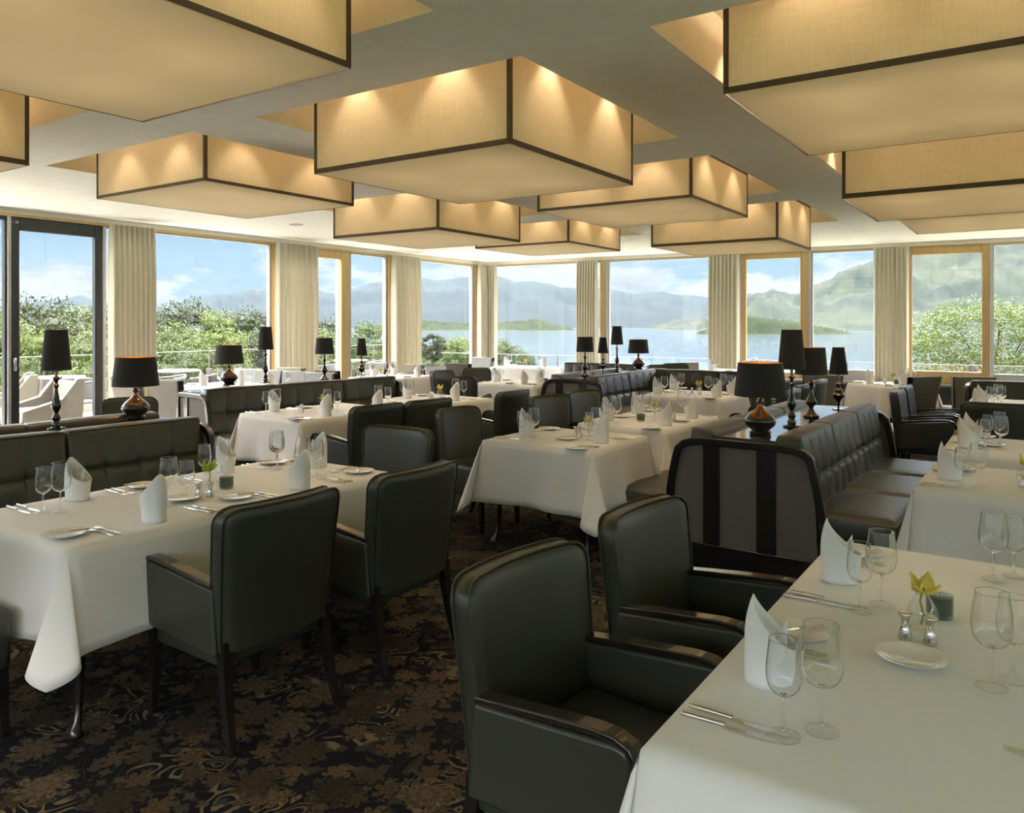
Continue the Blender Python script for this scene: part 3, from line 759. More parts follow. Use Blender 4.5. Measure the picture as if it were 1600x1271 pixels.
def cloth_mesh(w, l, drop, seed=0, z=.7485, corner=1.0):
    rnd = random.Random(seed); m = MB()
    sides = []; NT_ = 10
    ph = [rnd.uniform(0, 6.28) for _ in range(8)]
    cols = []                                            # (base point, function t -> offset)
    corners = [(0, 0), (w, 0), (w, l), (0, l)]; norms = [(0, -1), (1, 0), (0, 1), (-1, 0)]
    sgn = [-1, 1, -1, 1]
    for k in range(4):
        a = corners[k]; b = corners[(k+1) % 4]; n = norms[k]; L = hypot(b[0]-a[0], b[1]-a[1]); N = max(12, int(L/.05)); n2 = norms[(k+1) % 4]
        for i in range(N+1):
            f = i/N; p = (a[0]+(b[0]-a[0])*f, a[1]+(b[1]-a[1])*f); s = f*L
            e = min(f, 1-f)*L
            wave = (.016*sin(s*9+ph[k])+.010*sin(s*17+ph[k+4]))*min(1, e/.12)
            near = max(0, 1-e/.30)
            cols.append((p, n, wave, near, None, k))
        M_ = 26; b2 = b
        for i in range(1, M_):
            q = i/M_; cols.append((b2, None, 0, 1, (q, n, n2, sgn[k], None), k))
    nc = len(cols); rim = .012
    for (p, n, wave, near, cq, k) in cols:
        for j in range(NT_+1):
            t = j/NT_
            if cq is None:
                h = drop*t
                out = .004+.055*drop*t*1.2+wave*t*t*1.3+near*near*.045*t
                drp = h
                if j == 0: pos = (p[0], p[1], z)
                else: pos = (p[0]+n[0]*(out+rim*.4), p[1]+n[1]*(out+rim*.4), z-drp-.003)
            else:
                q, n1, n2, sg, _ = cq; phi = q*pi/2
                rho = drop*(1+.27*(1-abs(2*q-1)))*t
                dg = ((n1[0]+n2[0])/sqrt(2), (n1[1]+n2[1])/sqrt(2)); tg = (-dg[1], dg[0])
                A = .22*corner; B = .17*sg
                bx = n1[0]*(1-q)+n2[0]*q; by = n1[1]*(1-q)+n2[1]*q
                o1 = A*sin(pi*q)**.8 ; o2 = B*sin(2*pi*q)*1.0+.06*sg*sin(pi*q)
                vx = bx*.13+dg[0]*o1+tg[0]*o2; vy = by*.13+dg[1]*o1+tg[1]*o2
                vz = -1; ln = sqrt(vx*vx+vy*vy+1)
                pos = (p[0]+(vx/ln)*rho+bx*rim*.4, p[1]+(vy/ln)*rho+by*rim*.4, z-rho/ln-.003*(1 if t > 0 else 0))
                if j == 0: pos = (p[0], p[1], z)
            m.v.append(pos)
    w_ = NT_+1
    for c in range(nc):
        d = (c+1) % nc
        for j in range(NT_): m.f.append((c*w_+j, c*w_+j+1, d*w_+j+1, d*w_+j))
    # top surface with soft creases
    o = len(m.v); nx, ny = max(10, int(w/.05)), max(10, int(l/.05)); 
    for i in range(nx+1):
        for j in range(ny+1):
            x, y = w*i/nx, l*j/ny; e = min(x, w-x, y, l-y)
            zz = z+.0012*min(1, e/.08)*(noise.noise((x*5+seed, y*5, 0))+.6)+.0006
            if e < 1e-6: zz = z
            m.v.append((x, y, zz))
    for i in range(nx):
        for j in range(ny): a = o+i*(ny+1)+j; m.f.append((a, a+ny+1, a+ny+2, a+1))
    return m
TG, CG = 'dining tables under white cloths', 'white table cloths'
TABLES = {}
def table(key, fl, deg, w, l, drop, phrase, seed=0, corner=1.0):
    "fl: near left corner on the floor plan; deg: heading of the side running away"
    d = head(deg); rz = rz_face(d)
    t = thing('dining_table', 'dark wooden table under the cloth of '+phrase, 'table', fl, rz, TG); table_legs(t, w, l)
    c = cloth_mesh(w, l, drop, seed, corner=corner).obj('tablecloth', 'cloth', sharp=180); c.location = (*fl, 0); c.rotation_euler = (0, 0, rz)
    s = c.modifiers.new('solid', 'SOLIDIFY'); s.thickness = .003; s.offset = 1
    tag(c, 'white cloth draped over '+phrase, 'tablecloth', CG)
    TABLES[key] = (fl, d, (cos(R(deg)), -sin(R(deg))), w, l, phrase); return t
ZT = .7505
def tl(key, x, y):
    fl, d, r, w, l, ph = TABLES[key]; return add2(fl, (x, r), (y, d))
table('T1', on(1001, 1166), 34, .90, 1.80, .42, 'the big table in the lower right corner', 1)
t2c = on(105, 857); table('T2', add2(t2c, (.93, V)), 34, .93, 1.80, .385, 'the big table at left with the two armchairs', 5, .7)
table('T3', on(754, 686.5), 34.5, .90, .87, .43, 'the small square table in the centre', 3, 1.25)
table('T4', on(1428, 761), 35, .90, .88, .42, 'the nearer table beside the right tufted bench', 4)
table('T5', on(1471, 703), 34, .90, .86, .42, 'the farther table beside the right tufted bench', 6)
table('T6', on(375, 645), 38, .95, 1.22, .42, 'the table in front of the middle left bench', 8)
p6 = on(375, 645); table('T7', add2(p6, (1.66, head(38))), 38, .95, .92, .42, 'the second table before the middle left bench', 9)
table('T8', on(741, 598), 30, .98, .85, .40, 'the far table left of the centre bench', 10)
table('T9', on(766, 573), 30, 1.1, .8, .40, 'the farthest table below the corner curtain', 11)
table('T10', add2(on(915, 661), (.07, V)), 35, .80, 1.15, .42, 'the table behind the small centre table', 12)
table('T11', on(995, 617), 33, 1.0, 1.0, .42, 'the table inside the corner of the centre bench', 13)
table('T12', on(1092, 579), 30, 1.1, .8, .40, 'the far table below the lake window curtain', 14)
table('T13', on(1325, 597), 78, .78, .78, .40, 'the small square table by the lake window', 15)
table('T14', on(1502, 640), 34, .90, 1.5, .42, 'the table before the dark bench at right', 16)
table('T15', on(281, 601), 34, .85, .8, .40, 'the table by the big terrace window', 17)
table('T16', on(545, 589), 36, .9, 1.1, .40, 'the table behind the middle left bench', 18)
table('T17', on(392, 603.5), 34, .75, .55, .40, 'the small table behind the thin tall lamp', 19)

# ---- benches.  origin: middle of the near end; x to the right, y along the length
def back_cushion(sx, y0, y1, parent, top=.90, xt0=.20, xt1=.36):
    L = y1-y0; m = MB()
    sec = []                                    # (x, z, kind)
    sec += [(xt0+.01, .52, 0), (xt0, .60, 0), (xt0, top-.10, 0), (xt0, top-.03, 0), (xt0+.012, top-.008, 0), (xt0+.04, top, 0), (xt0+.10, top+.004, 0), (xt1-.03, top, 0), (xt1-.008, top-.008, 0), (xt1, top-.03, 0)]
    nf = 22
    for k in range(1, nf+1):
        f = k/nf; sec.append((xt1+.07*f, top-.03-(top-.03-.455)*f, f))
    N = 48; w = len(sec)
    for i in range(N+1):
        u = i/N; y = y0+.004+(L-.008)*u
        e = min(u, 1-u)*L; ins = .012*max(0, 1-e/.02)**2
        for (x, z, f) in sec:
            xx = x
            if f:
                ch = abs(sin(pi*u*4))**.45                       # four upright channels
                side = max(0, 1-f*0)
                env = min(1, f/.10)
                pin = math.exp(-((f-.58)/.045)**2)               # the tufting row
                near = math.exp(-((f-.58)/.16)**2)
                seam = (1-abs(sin(pi*u*4)))**3
                xx += env*(.016*ch-.010)+.006*sin(pi*f)-pin*.020-near*seam*.016
            zz = z
            if f == 0 and z > top-.02: zz += .006*sin(pi*u)
            cx = (xt0+xt1)/2
            m.v.append((sx*(xx+(cx-xx)*ins*8), y, zz+( -.01*ins*80 if z > top-.02 else 0)))
    for i in range(N):
        for j in range(w-1): m.f.append((i*w+j, (i+1)*w+j, (i+1)*w+j+1, i*w+j+1))
        m.f.append((i*w+w-1, (i+1)*w+w-1, (i+1)*w, i*w))
    m.f.append(tuple(range(w))); m.f.append(tuple(N*w+j for j in range(w))[::-1])
    o = m.obj('back_cushion', 'leather', parent, sharp=60)
    q = MB(); q.tube([(sx*(xt1+.071), y0+.01, .458), (sx*(xt1+.071), y1-.01, .458)], .004, 6); q.obj('piping', 'piping', o); q = MB(); q.tube([(sx*(xt1-.004), y0+.012, top-.004), (sx*(xt1-.004), y1-.012, top-.004)], .0035, 6)
    q.obj('piping', 'piping', o)
def seat_cushion(sx, y0, y1, parent):
    m = MB(); nx, ny = 14, 20; x0, x1 = .34, .90; rnd = random.Random(int(y0*100+sx*7))
    ph = rnd.uniform(0, 9)
    def top(u, v):
        e = min(min(u, 1-u)*(x1-x0), min(v, 1-v)*(y1-y0)); r = .035
        h = .45+(.014*min(1, e/.15)) - (r-sqrt(max(0, r*r-max(0, r-e)**2)) if e < r else 0)
        h += .0016*sin(u*40+ph+3*sin(v*5))*min(1, e/.05)
        return (sx*(x0+(x1-x0)*u), y0+.003+(y1-y0-.006)*v, h)
    m.grid(top, nx, ny)
    m.rbox(min(sx*x0, sx*x1), max(sx*x0, sx*x1), y0+.003, y1-.003, .30, .43, .014, 2)
    m.obj('seat_cushion', 'leather_seat', parent, sharp=60)
def bench(pos, deg, cuts, sides, label, ends=(1, 1), group='green leather benches with a console behind the cushions', left_edge=None):
    d = head(deg); t = thing('banquette', label, 'bench', pos, rz_face(d), group); L = cuts[-1]
    xl = -.36 if left_edge is None else left_edge
    m = MB(); m.rbox(xl+.02 if 'L' not in sides else -.21, .21, .03, L-.03, .835, .862, .004, 1); m.obj('console_top', 'satin_wood', t)
    m = MB(); m.box((-.26 if 'L' in sides else xl+.03), .26, .04, L-.04, .10, .80); m.obj('carcass', 'dark_wood', t, smooth=False)
    x0 = -.86 if 'L' in sides else xl+.03; x1 = .86 if 'R' in sides else .36
    m = MB(); m.box(x0, x1, .05, L-.05, .0, .31); m.obj('plinth', 'leather_dark', t, smooth=False)
    for sx in ((1,) if 'R' in sides else ())+((-1,) if 'L' in sides else ()):
        for a, b in zip(cuts, cuts[1:]):
            back_cushion(sx, a+(.035 if a == 0 else 0), b-(.035 if b == L else 0), t); seat_cushion(sx, a+(.02 if a == 0 else 0), b-(.02 if b == L else 0), t)
    for yy, on_ in ((0, ends[0]), (L, ends[1])):
        if not on_: continue
        def half(sx):
            return [(sx*.49, .40), (sx*.48, .50), (sx*.46, .62), (sx*.44, .71), (sx*.425, .765), (sx*.385, .80), (sx*.33, .818), (sx*.26, .825)]
        rp = half(1); lp = half(-1) if 'L' in sides else [(xl+.02, .0), (xl+.02, .3), (xl+.02, .812), (xl+.05, .825)]
        pts = lp+rp[::-1] if 'R' in sides else lp+half(1)[::-1]
        m = MB(); m.tube([(x, yy, z) for x, z in pts], 0, flat=(.045, .05)); m.obj('end_frame', 'dark_wood', t, bevel=.006, sharp=45)
        m = MB(); s = -1 if yy == 0 else 1
        lo = -.47 if 'L' in sides else xl+.03
        loT = -.42 if 'L' in sides else xl+.03
        m.prism([(lo, .12), (.47, .12), (.44, .70), (.38, .80), (loT if lo > -.4 else -.38, .80), (loT if lo > -.4 else -.44, .70)], 'y', yy-.004, yy+.004); m.obj('cane_panel', 'cane', t, smooth=False)
        m = MB()
        for a, b in (((-.25, -.14), (.10, .22)) if 'L' in sides else ((-.02, .06),)): m.rbox(a, b, yy-.018, yy+.018, .02, .81, .004, 1)
        m.rbox(lo, .47, yy-.02, yy+.02, .0, .16, .004, 1); m.obj('stile', 'dark_wood', t, smooth=False)
    return t
B1 = (1.46, 4.93)
bench(B1, 35.5, [0, .82, 1.63, 2.44], 'RL', 'double sided tufted bench in the right foreground with four black lamps on its console')
hB2 = head(36.2); B2 = add2(on(321, 651.5, .90), (-.36, (cos(R(36.2)), -sin(R(36.2)))), (-2.94, hB2))
bench(B2, 36.2, [0, .98, 1.96, 2.94], 'RL', 'dark leather bench behind the left table, carrying a tall and a wide black lamp')
hB3 = head(39.5); B3 = add2(on(318, 609.6, .90), (-.36, (cos(R(39.5)), -sin(R(39.5)))))
bench(B3, 39.5, [0, .91, 1.82, 2.72], 'R', 'long green tufted bench in the middle left with four black lamps', left_edge=-.17)
B4 = (.80, 10.30)
cb = bench(B4, 34.5, [0, .95, 1.95], 'RL', 'L shaped centre bench with pale lit tufting and four small black lamps', ends=(1, 0))
B5 = add2(B4, (1.95+.38, head(34.5)), (.10, (cos(R(34.5)), -sin(R(34.5)))))
wing = bench(B5, 124.5, [0, .38, 1.2, 1.95], 'R', 'wing', ends=(0, 1), left_edge=-.2)
bpy.context.view_layer.update()
for ch in [c for c in bpy.data.objects if c.parent == wing]:         # the wing belongs to the same L shaped bench
    ch.parent = cb; ch.matrix_parent_inverse = Matrix.Identity(4); ch.matrix_local = cb.matrix_world.inverted() @ wing.matrix_world
bpy.data.objects.remove(wing)
bench(add2(on(849, 568.8, .90), (1.0, U)), 124, [0, .75, 1.45], 'R', 'low green bench behind the centre bench, close to the lake windows', ends=(0, 0), left_edge=-.2)
bench(add2(on(1511, 595, .90), (.36, U)), 124, [0, .95, 1.9, 2.85], 'R', 'dark bench at the right edge behind the orchid table', ends=(1, 0), left_edge=-.2)

# ---- table lamps
def lamp(kind):
    def b():
        t = thing('table_lamp', '', 'lamp')
        H, sb, rb, rt, base = {
            'wide': (.475, .255, .168, .142, [(.066, 0), (.070, .008), (.070, .020), (.058, .030), (.064, .036), (.092, .062), (.102, .085), (.098, .105), (.075, .132), (.040, .160), (.022, .180), (.014, .195), (.013, .205), (.024, .214), (.024, .222), (.012, .228), (.020, .238), (.012, .246), (.010, .30)]),
            'tall': (.69, .41, .094, .070, [(.058, 0), (.060, .006), (.058, .012), (.028, .018), (.030, .040), (.020, .058), (.030, .078), (.024, .092), (.012, .112), (.020, .130), (.031, .155), (.030, .180), (.018, .22), (.012, .262), (.010, .285), (.020, .302), (.010, .318), (.012, .335), (.022, .348), (.022, .358), (.010, .37), (.009, .46)]),
            'drum': (.545, .335, .122, .104, [(.060, 0), (.062, .006), (.060, .014), (.040, .030), (.024, .050), (.016, .070), (.020, .085), (.042, .110), (.044, .118), (.028, .150), (.014, .185), (.012, .215), (.014, .245), (.022, .258), (.024, .268), (.012, .28), (.009, .38)]),
            'slim': (.53, .30, .077, .048, [(.050, 0), (.050, .006), (.008, .009), (.007, .06), (.010, .07), (.034, .095), (.050, .118), (.050, .126), (.030, .142), (.028, .148), (.036, .158), (.034, .168), (.018, .182), (.014, .196), (.022, .208), (.022, .218), (.010, .23), (.008, .34)])}[kind]
        m = MB(); m.lathe(base, 28); m.obj('lamp_base', 'black_gloss', t, sharp=35)
        m = MB(); m.lathe([(rb, sb), (rb, sb+.003), (rt, H-.003), (rt, H)], 36, cap0=False, cap1=False); m.obj('lamp_shade', 'shade_black', t, fix=False)
        m = MB(); m.lathe([(rb-.004, sb), (rb-.004, sb+.003), (rt-.004, H-.003), (rt-.004, H)], 36, cap0=False, cap1=False); m.obj('shade_lining', 'shade_gold', t, fix=False)
        m = MB()
        for k in range(3): a = k*2.094; m.tube([(0, 0, H-.05), (cos(a)*rt*.97, sin(a)*rt*.97, H-.012)], .0015, 5)
        m.lathe([(.008, H-.10), (.011, H-.06), (.004, H-.045)], 10); m.obj('lamp_holder', 'steel', t)
        return t
    return b
def put_lamp(kind, px, py, label, z=.8635, w=.6):
    p = on(px, py, z); place('lamp_'+kind, lamp(kind), (*p, z), 0.4, label, 'lamp', 'black table lamps on the benches')
    zz = {'wide': .36, 'tall': .55, 'drum': .44, 'slim': .41}[kind]
    if w: lamp_at('lamp_bulb', (p[0], p[1], z+zz), w, (1, .55, .22), .02)
put_lamp('tall', 88, 671, 'tall slim black lamp on the front left bench')
put_lamp('wide', 212, 655, 'wide squat black lamp on the front left bench', w=.9)
put_lamp('wide', 358, 602, 'wide squat black lamp at the near end of the middle left bench', w=.9)
put_lamp('tall', 415, 598.5, 'tall slim black lamp on the middle left bench')
put_lamp('drum', 507, 593.5, 'black drum shade lamp on the middle left bench')
put_lamp('slim', 565, 590, 'small slim black lamp near the right end of the middle left bench')
put_lamp('drum', 914, 587.5, 'black drum shade lamp at the near end of the centre bench')
put_lamp('slim', 942, 584.5, 'small slim black lamp, second on the centre bench')
put_lamp('tall', 964, 581, 'tall slim black lamp on the centre bench')
put_lamp('wide', 997.5, 577, 'wide squat black lamp at the far end of the centre bench')
put_lamp('wide', 1188, 679, 'wide squat black lamp at the near end of the right lamp bench', w=.9)
put_lamp('tall', 1237, 667, 'tall slim black lamp, second on the right lamp bench')
put_lamp('drum', 1267.5, 652, 'black drum shade lamp, third on the right lamp bench')
put_lamp('slim', 1310, 640, 'slim black lamp with onion shaped base at the far end of the right lamp bench')

# ---- tableware
def wineglass(h, r):
    def b():
        t = thing('wine_glass', '', 'glass'); k = h/.215
        m = MB(); m.lathe([(.0045, .013), (.0038, .020), (.0034, .05), (.0032, .080*k), (.0045, .088*k), (.0065, .0925*k)], 20); m.obj('stem', 'solid_glass', t)
        m = MB(); m.lathe([(.0335, .0006), (.034, .0014), (.030, .0028), (.012, .007), (.006, .013), (.0045, .016)], 32, cap0=False, cap1=False); m.obj('foot', 'bowl_glass', t, fix=False)
        m = MB(); m.tube([(cos(2*pi*q/32)*.0338, sin(2*pi*q/32)*.0338, .0012) for q in range(32)], .0008, 5, closed=True); m.obj('foot_rim', 'glass_edge', t)
        z0 = .090*k; hb = h-z0
        prof = [(.0005, 0), (.35, .012), (.66, .075), (.88, .17), (.98, .29), (1.0, .40), (.985, .55), (.93, .72), (.86, .88), (.82, 1.0)]
        outer = [(max(.0005, a*r), z0+c*hb) for a, c in prof]; inner = [(max(.0005, a*r-.0011), z0+c*hb+.0016*(1-c)) for a, c in prof]
        m = MB(); m.lathe(outer+inner[::-1], 36, cap0=False, cap1=False); o = m.obj('bowl', 'solid_glass', t, sharp=60)
        m = MB(); m.tube([(cos(2*pi*q/32)*r*.82, sin(2*pi*q/32)*r*.82, h) for q in range(32)], .0008, 5, closed=True); m.obj('rim', 'glass_edge', t)
        return t
    return b
def waterglass():
    t = wineglass(.215, .040)()
    return t
def napkin():
    t = MB(); n = 40; nz = 10
    def wall(rx, ry, lean, peak, low, sp, ph0=0):
        def fn(u, v):
            a = 2*pi*u*sp+ph0; c = (1+cos(a))/2
            h = low+(peak-low)*(c**1.5)
            z = h*v; k = 1+.16*v-.35*max(0, z/peak-.55)**2*4
            x = cos(a)*rx*k; y = sin(a)*ry*k
            x += lean*(z/peak)**1.5
            return (x, y, z)
        return fn
    t.grid(wall(.056, .042, -.012, .205, .095, 1.0), n, nz)
    t.grid(wall(.046, .032, -.010, .165, .085, .8, .6), n, nz)
    t.grid(lambda u, v: (-.040+.085*u, .006*sin(u*6)*(1-v), (.03+.125*(1-u)**1.2*1.0)*v+.002), 12, 6)
    o = t.obj('napkin', 'napkin', sharp=180); s = o.modifiers.new('solid', 'SOLIDIFY'); s.thickness = .0022; s.offset = 0
    return o
def plate():
    m = MB(); m.lathe([(.0, .0025), (.035, .0025), (.052, .004), (.060, .009), (.078, .0135), (.083, .015), (.0835, .0162), (.080, .0158), (.062, .0115), (.052, .0065), (.0, .0048)], 40); return m.obj('bread_plate', 'plate', sharp=60)
def knife():
    t = thing('table_knife', '', 'knife')
    m = MB(); m.tube([(0, 0, .006), (0, .008, .0062), (0, .05, .0062), (0, .085, .006), (0, .098, .006)], [.004, .0062, .0056, .0048, .006], 10); m.obj('handle', 'silver', t)
    m = MB(); o = rnd_outline([(-.006, .098), (.006, .098), (.009, .13), (.0095, .19), (.004, .222), (-.003, .215), (-.0085, .18)], 0); m.prism(o, 'z', .0015, .0032); m.obj('blade', 'steel', t, smooth=False)
    return t
def fork():
    t = thing('table_fork', '', 'fork')
    m = MB(); m.tube([(0, 0, .0045), (0, .01, .0052), (0, .06, .0045), (0, .12, .004), (0, .135, .004)], [.0035, .0055, .0042, .0026, .003], 8); m.obj('handle', 'silver', t)
    m = MB(); m.prism(rnd_outline([(-.003, .13), (.003, .13), (.0115, .150), (.0115, .162), (-.0115, .162), (-.0115, .150)], 0), 'z', .003, .0055)
    for k in (-1.5, -.5, .5, 1.5): m.tube([(k*.0062, .160, .0042), (k*.0062, .18, .0022), (k*.0058, .200, .0048)], [.0016, .0015, .0009], 6)
    m.obj('tines', 'steel', t)
    return t
def butter_knife():
    t = thing('butter_knife', '', 'knife')
    m = MB(); m.tube([(0, -.08, .019), (0, -.07, .0195), (0, 0, .019)], [.003, .0048, .0036], 8); m.obj('handle', 'silver', t)
    m = MB(); m.prism([(-.004, 0), (.004, 0), (.0075, .03), (.007, .07), (0, .085), (-.006, .06)], 'z', .018, .0198); m.obj('blade', 'steel', t, smooth=False)
    return t
def shaker(knob):
    def b():
        t = thing('pepper_mill' if knob else 'salt_shaker', '', 'shaker')
        m = MB(); m.lathe([(.017, 0), (.0175, .003), (.0175, .014), (.016, .018), (.0165, .021), (.0125, .032), (.0095, .044), (.0115, .058), (.0145, .066)], 26); m.obj('body', 'silver', t)
        m = MB(); m.lathe([(.0165, .066), (.0175, .069), (.0165, .0725), (.010, .0745 if not knob else .0765), (.0, .0735 if not knob else .078)], 26); m.obj('cap', 'silver', t)
        if knob: m = MB(); m.lathe([(.0025, .077), (.0045, .081), (.0035, .085), (0, .0865)], 12); m.obj('knob', 'silver', t)
        return t
    return b
def votive():
    t = thing('candle_holder', '', 'candle')
    m = MB(); m.lathe([(.0335, .001), (.036, .004), (.0365, .066), (.0350, .066)], 32, cap1=False); m.obj('glass_cup', 'cup_glass', t, fix=False)
    m = MB(); m.lathe([(.031, .010), (.0342, .012), (.0345, .061), (.0335, .0615), (0, .0605)], 32); m.obj('wax', 'candle_green', t)
    m = MB(); m.tube([(0, 0, .060), (.001, 0, .068)], .0008, 5); m.obj('wick', 'seal', t)
    return t
def vase():
    t = thing('bud_vase', '', 'vase')
    prof = [(.0005, .003), (.026, .0025), (.036, .012), (.041, .030), (.040, .048), (.032, .072), (.021, .090), (.0165, .1)]
    m = MB(); m.lathe(prof, 32, cap0=False, cap1=False); m.obj('glass_bulb', 'bowl_glass', t, fix=False)
    m = MB(); m.lathe([(.026, .0005), (.030, .002), (.028, .005)], 28, cap0=False, cap1=False); m.obj('foot', 'bowl_glass', t, fix=False)
    m = MB(); m.tube([(cos(2*pi*q/24)*.0165, sin(2*pi*q/24)*.0165, .1) for q in range(24)], .001, 5, closed=True); m.obj('rim', 'glass_edge', t)
    return t
def orchid(green):
    def b():
        t = thing('orchid', '', 'flower'); mp = 'petal_green' if green else 'petal'
        m = MB(); m.tube([(.004, 0, .012), (-.004, .002, .04), (.006, 0, .075), (.0, 0, .105)], .0028, 8); m.obj('stem', 'stem_green', t)
        for k in range(6):
            a = k*pi/3+.3; ln = .054 if k % 2 == 0 else .048; wd = .022 if k % 2 == 0 else .017; tilt = (.85, .30, .95, .22, .80, .45)[k]
            def fn(u, v):
                s = (v-.5)*2; ww = wd*sin(pi*min(.98, u*.94+.05))**.8; x = ln*u
                zc = -.010*s*s*(1-u*.2)+.012*u*u
                return (x, s*ww, zc)
            q = MB(); q.grid(fn, 10, 6, T(0, 0, .108, a) @ Matrix.Rotation(-tilt, 4, 'Y')); o = q.obj('petal', mp, t, sharp=180)
            sm = o.modifiers.new('solid', 'SOLIDIFY'); sm.thickness = .0014
        m = MB(); m.lathe([(0, .104), (.006, .108), (.008, .118), (.004, .128), (0, .131)], 12); m.obj('flower_heart', 'petal_heart', t)
        return t
    return b
SIDEDIR = {'L': ((1, 0), (0, -1)), 'R': ((-1, 0), (0, 1)), 'N': ((0, 1), (1, 0)), 'F': ((0, -1), (-1, 0))}
rs = random.Random(21)
def setting(tk, side, c, seat, full=True, g1=(.22, .22), g2=(.15, .285), two=True, nap=True, glasses=True, napturn=0, plate_at=None, lay=True):
    "one place at a table; seat is the words that single it out"
    fl, d, r, w, l, ph = TABLES[tk]; inn, rt = SIDEDIR[side]
    o = {'L': (0, c), 'R': (w, c), 'N': (c, 0), 'F': (c, l)}[side]
    def P(x, y): return add2(fl, (o[0]+rt[0]*x+inn[0]*y, r), (o[1]+rt[1]*x+inn[1]*y, d))
    iv = (inn[0]*r[0]+inn[1]*d[0], inn[0]*r[1]+inn[1]*d[1]); rz = rz_face(iv)
    j = lambda s=.012: rs.uniform(-s, s)
    at = 'at the '+seat
    if nap: place('napkin', napkin, (*P(0+j(), .13+j()), ZT), rz-pi/2+napturn*.3+j(.25), 'standing white napkin '+at, 'napkin', 'standing white napkins')
    if glasses:
        place('glass_small', wineglass(.20, .0355), (*P(g1[0], g1[1]), ZT), 0, 'smaller wine glass '+at, 'glass', 'wine glasses on the tables')
        if two: place('glass_large', wineglass(.222, .0435), (*P(g2[0], g2[1]), ZT), 0, 'larger wine glass '+at, 'glass', 'wine glasses on the tables')
    if lay:
        place('knife', knife, (*P(.21, .02+j(.006)), ZT), rz+j(.02), 'inner silver knife '+at, 'knife', 'silver table knives')
        if full: place('knife', knife, (*P(.252, .012+j(.006)), ZT), rz+.02+j(.02), 'outer silver knife '+at, 'knife', 'silver table knives')
    px, py = plate_at or ((-.345, .12) if full else (-.25, .13))
    place('plate', plate, (*P(px, py), ZT), 0, 'small white plate '+at, 'plate', 'bread plates')
    if full:
        place('butter_knife', butter_knife, (*P(px+.01, py), ZT), rz+.9+j(.2), 'butter knife '+at, 'knife', 'butter knives')
        place('fork', fork, (*P(-.195, .03+j(.006)), ZT), rz+j(.02), 'inner silver fork '+at, 'fork', 'silver forks')
        place('fork', fork, (*P(-.232, .022+j(.006)), ZT), rz+j(.02), 'outer silver fork '+at, 'fork', 'silver forks')
def deco(tk, name, vase_=None, green=False, salt=None, pepper=None, candle=None, rzv=0):
    def P(q): return tl(tk, *q)
    if vase_:
        place('vase', vase, (*P(vase_), ZT), 0, 'round clear glass bud vase on '+name, 'vase', 'bud vases')
        place('orchid'+str(green), orchid(green), (*P(vase_), ZT+.003), rzv, ('green' if green else 'yellow')+' orchid bloom in the bud vase on '+name, 'flower', 'orchid blooms')
    if salt: place('salt', shaker(False), (*P(salt), ZT), 0, 'silver salt shaker on '+name, 'shaker', 'silver shakers')
    if pepper: place('pepper', shaker(True), (*P(pepper), ZT), 0, 'silver pepper mill with a knob on '+name, 'shaker', 'silver shakers')
    if candle: place('votive', votive, (*P(candle), ZT), 0, 'grey green candle in a glass cup on '+name, 'candle', 'grey green candles')
n1 = 'the lower right table'
setting('T1', 'L', .42, 'nearest left place of '+n1, g1=(.215, .225), g2=(.15, .285), napturn=.5)
setting('T1', 'L', 1.29, 'far left place of '+n1, g1=(.25, .225), g2=(.16, .27), napturn=.4)
setting('T1', 'R', .48, 'near right place of '+n1, g1=(.287, .29), g2=(.215, .33), nap=False, plate_at=(.27, .505), lay=False, full=False)
setting('T1', 'R', 1.38, 'far right place of '+n1, g1=(.285, .305), g2=(.21, .36), nap=False, lay=False, full=False, plate_at=(.25, .1))
place('fork', fork, (*tl('T1', .80, .40), ZT), rz_face(V), 'silver fork at the right edge on '+n1, 'fork', 'silver forks')
deco('T1', n1, (.395, .985), False, (.365, .884), (.425, .885), (.425, 1.12), rzv=2.4)
n2 = 'the big left table'
setting('T2', 'R', .42, 'near front place of '+n2, g1=(.27, .30), g2=(.20, .336), plate_at=(-.335, .19), napturn=-.5)
setting('T2', 'R', 1.22, 'far front place of '+n2, g1=(.27, .30), g2=(.20, .336), plate_at=(-.34, .19), napturn=-.4)
setting('T2', 'L', .43, 'near bench side place of '+n2, g1=(.20, .25), g2=(.155, .31), napturn=.6)
setting('T2', 'L', 1.25, 'far bench side place of '+n2, g1=(.22, .27), g2=(.15, .32), napturn=.6)
setting('T2', 'F', .42, 'end place of '+n2+'', g1=(.2, .25), g2=(.13, .31))
deco('T2', n2, (.50, .90), True, (.56, .80), (.61, .83), (.50, 1.0), rzv=.8)
place('plate', plate, (*tl('T2', .55, .72), ZT), 0, 'small white plate beside the shakers on '+n2, 'plate', 'bread plates')
n3 = 'the small centre table'
setting('T3', 'L', .38, 'left place of '+n3, g1=(.17, .20), g2=(.11, .27), plate_at=(-.345, .12))
setting('T3', 'R', .36, 'right place of '+n3, g1=(.06, .25), g2=(.20, .27), plate_at=(-.345, .12), full=True)
deco('T3', n3, (.545, .60), False, (.475, .53), (.52, .51), (.62, .68), rzv=1)
place('plate', plate, (*tl('T3', .50, .36), ZT), 0, 'small white plate in front of the shakers on '+n3, 'plate', 'bread plates')
n4 = 'the nearer right bench table'
setting('T4', 'L', .34, 'bench place of '+n4, g1=(.17, .20), g2=(.13, .27), plate_at=(-.345, .15))
deco('T4', n4, (.47, .42), False, (.46, .33), (.51, .33), None, rzv=.2)
place('plate', plate, (*tl('T4', .56, .24), ZT), 0, 'small white plate in front of the shakers on '+n4, 'plate', 'bread plates')
n5 = 'the farther right bench table'
setting('T5', 'L', .22, 'near bench place of '+n5, g1=(.02, .24), g2=(-.03, .33), full=False, plate_at=(-.19, .27))
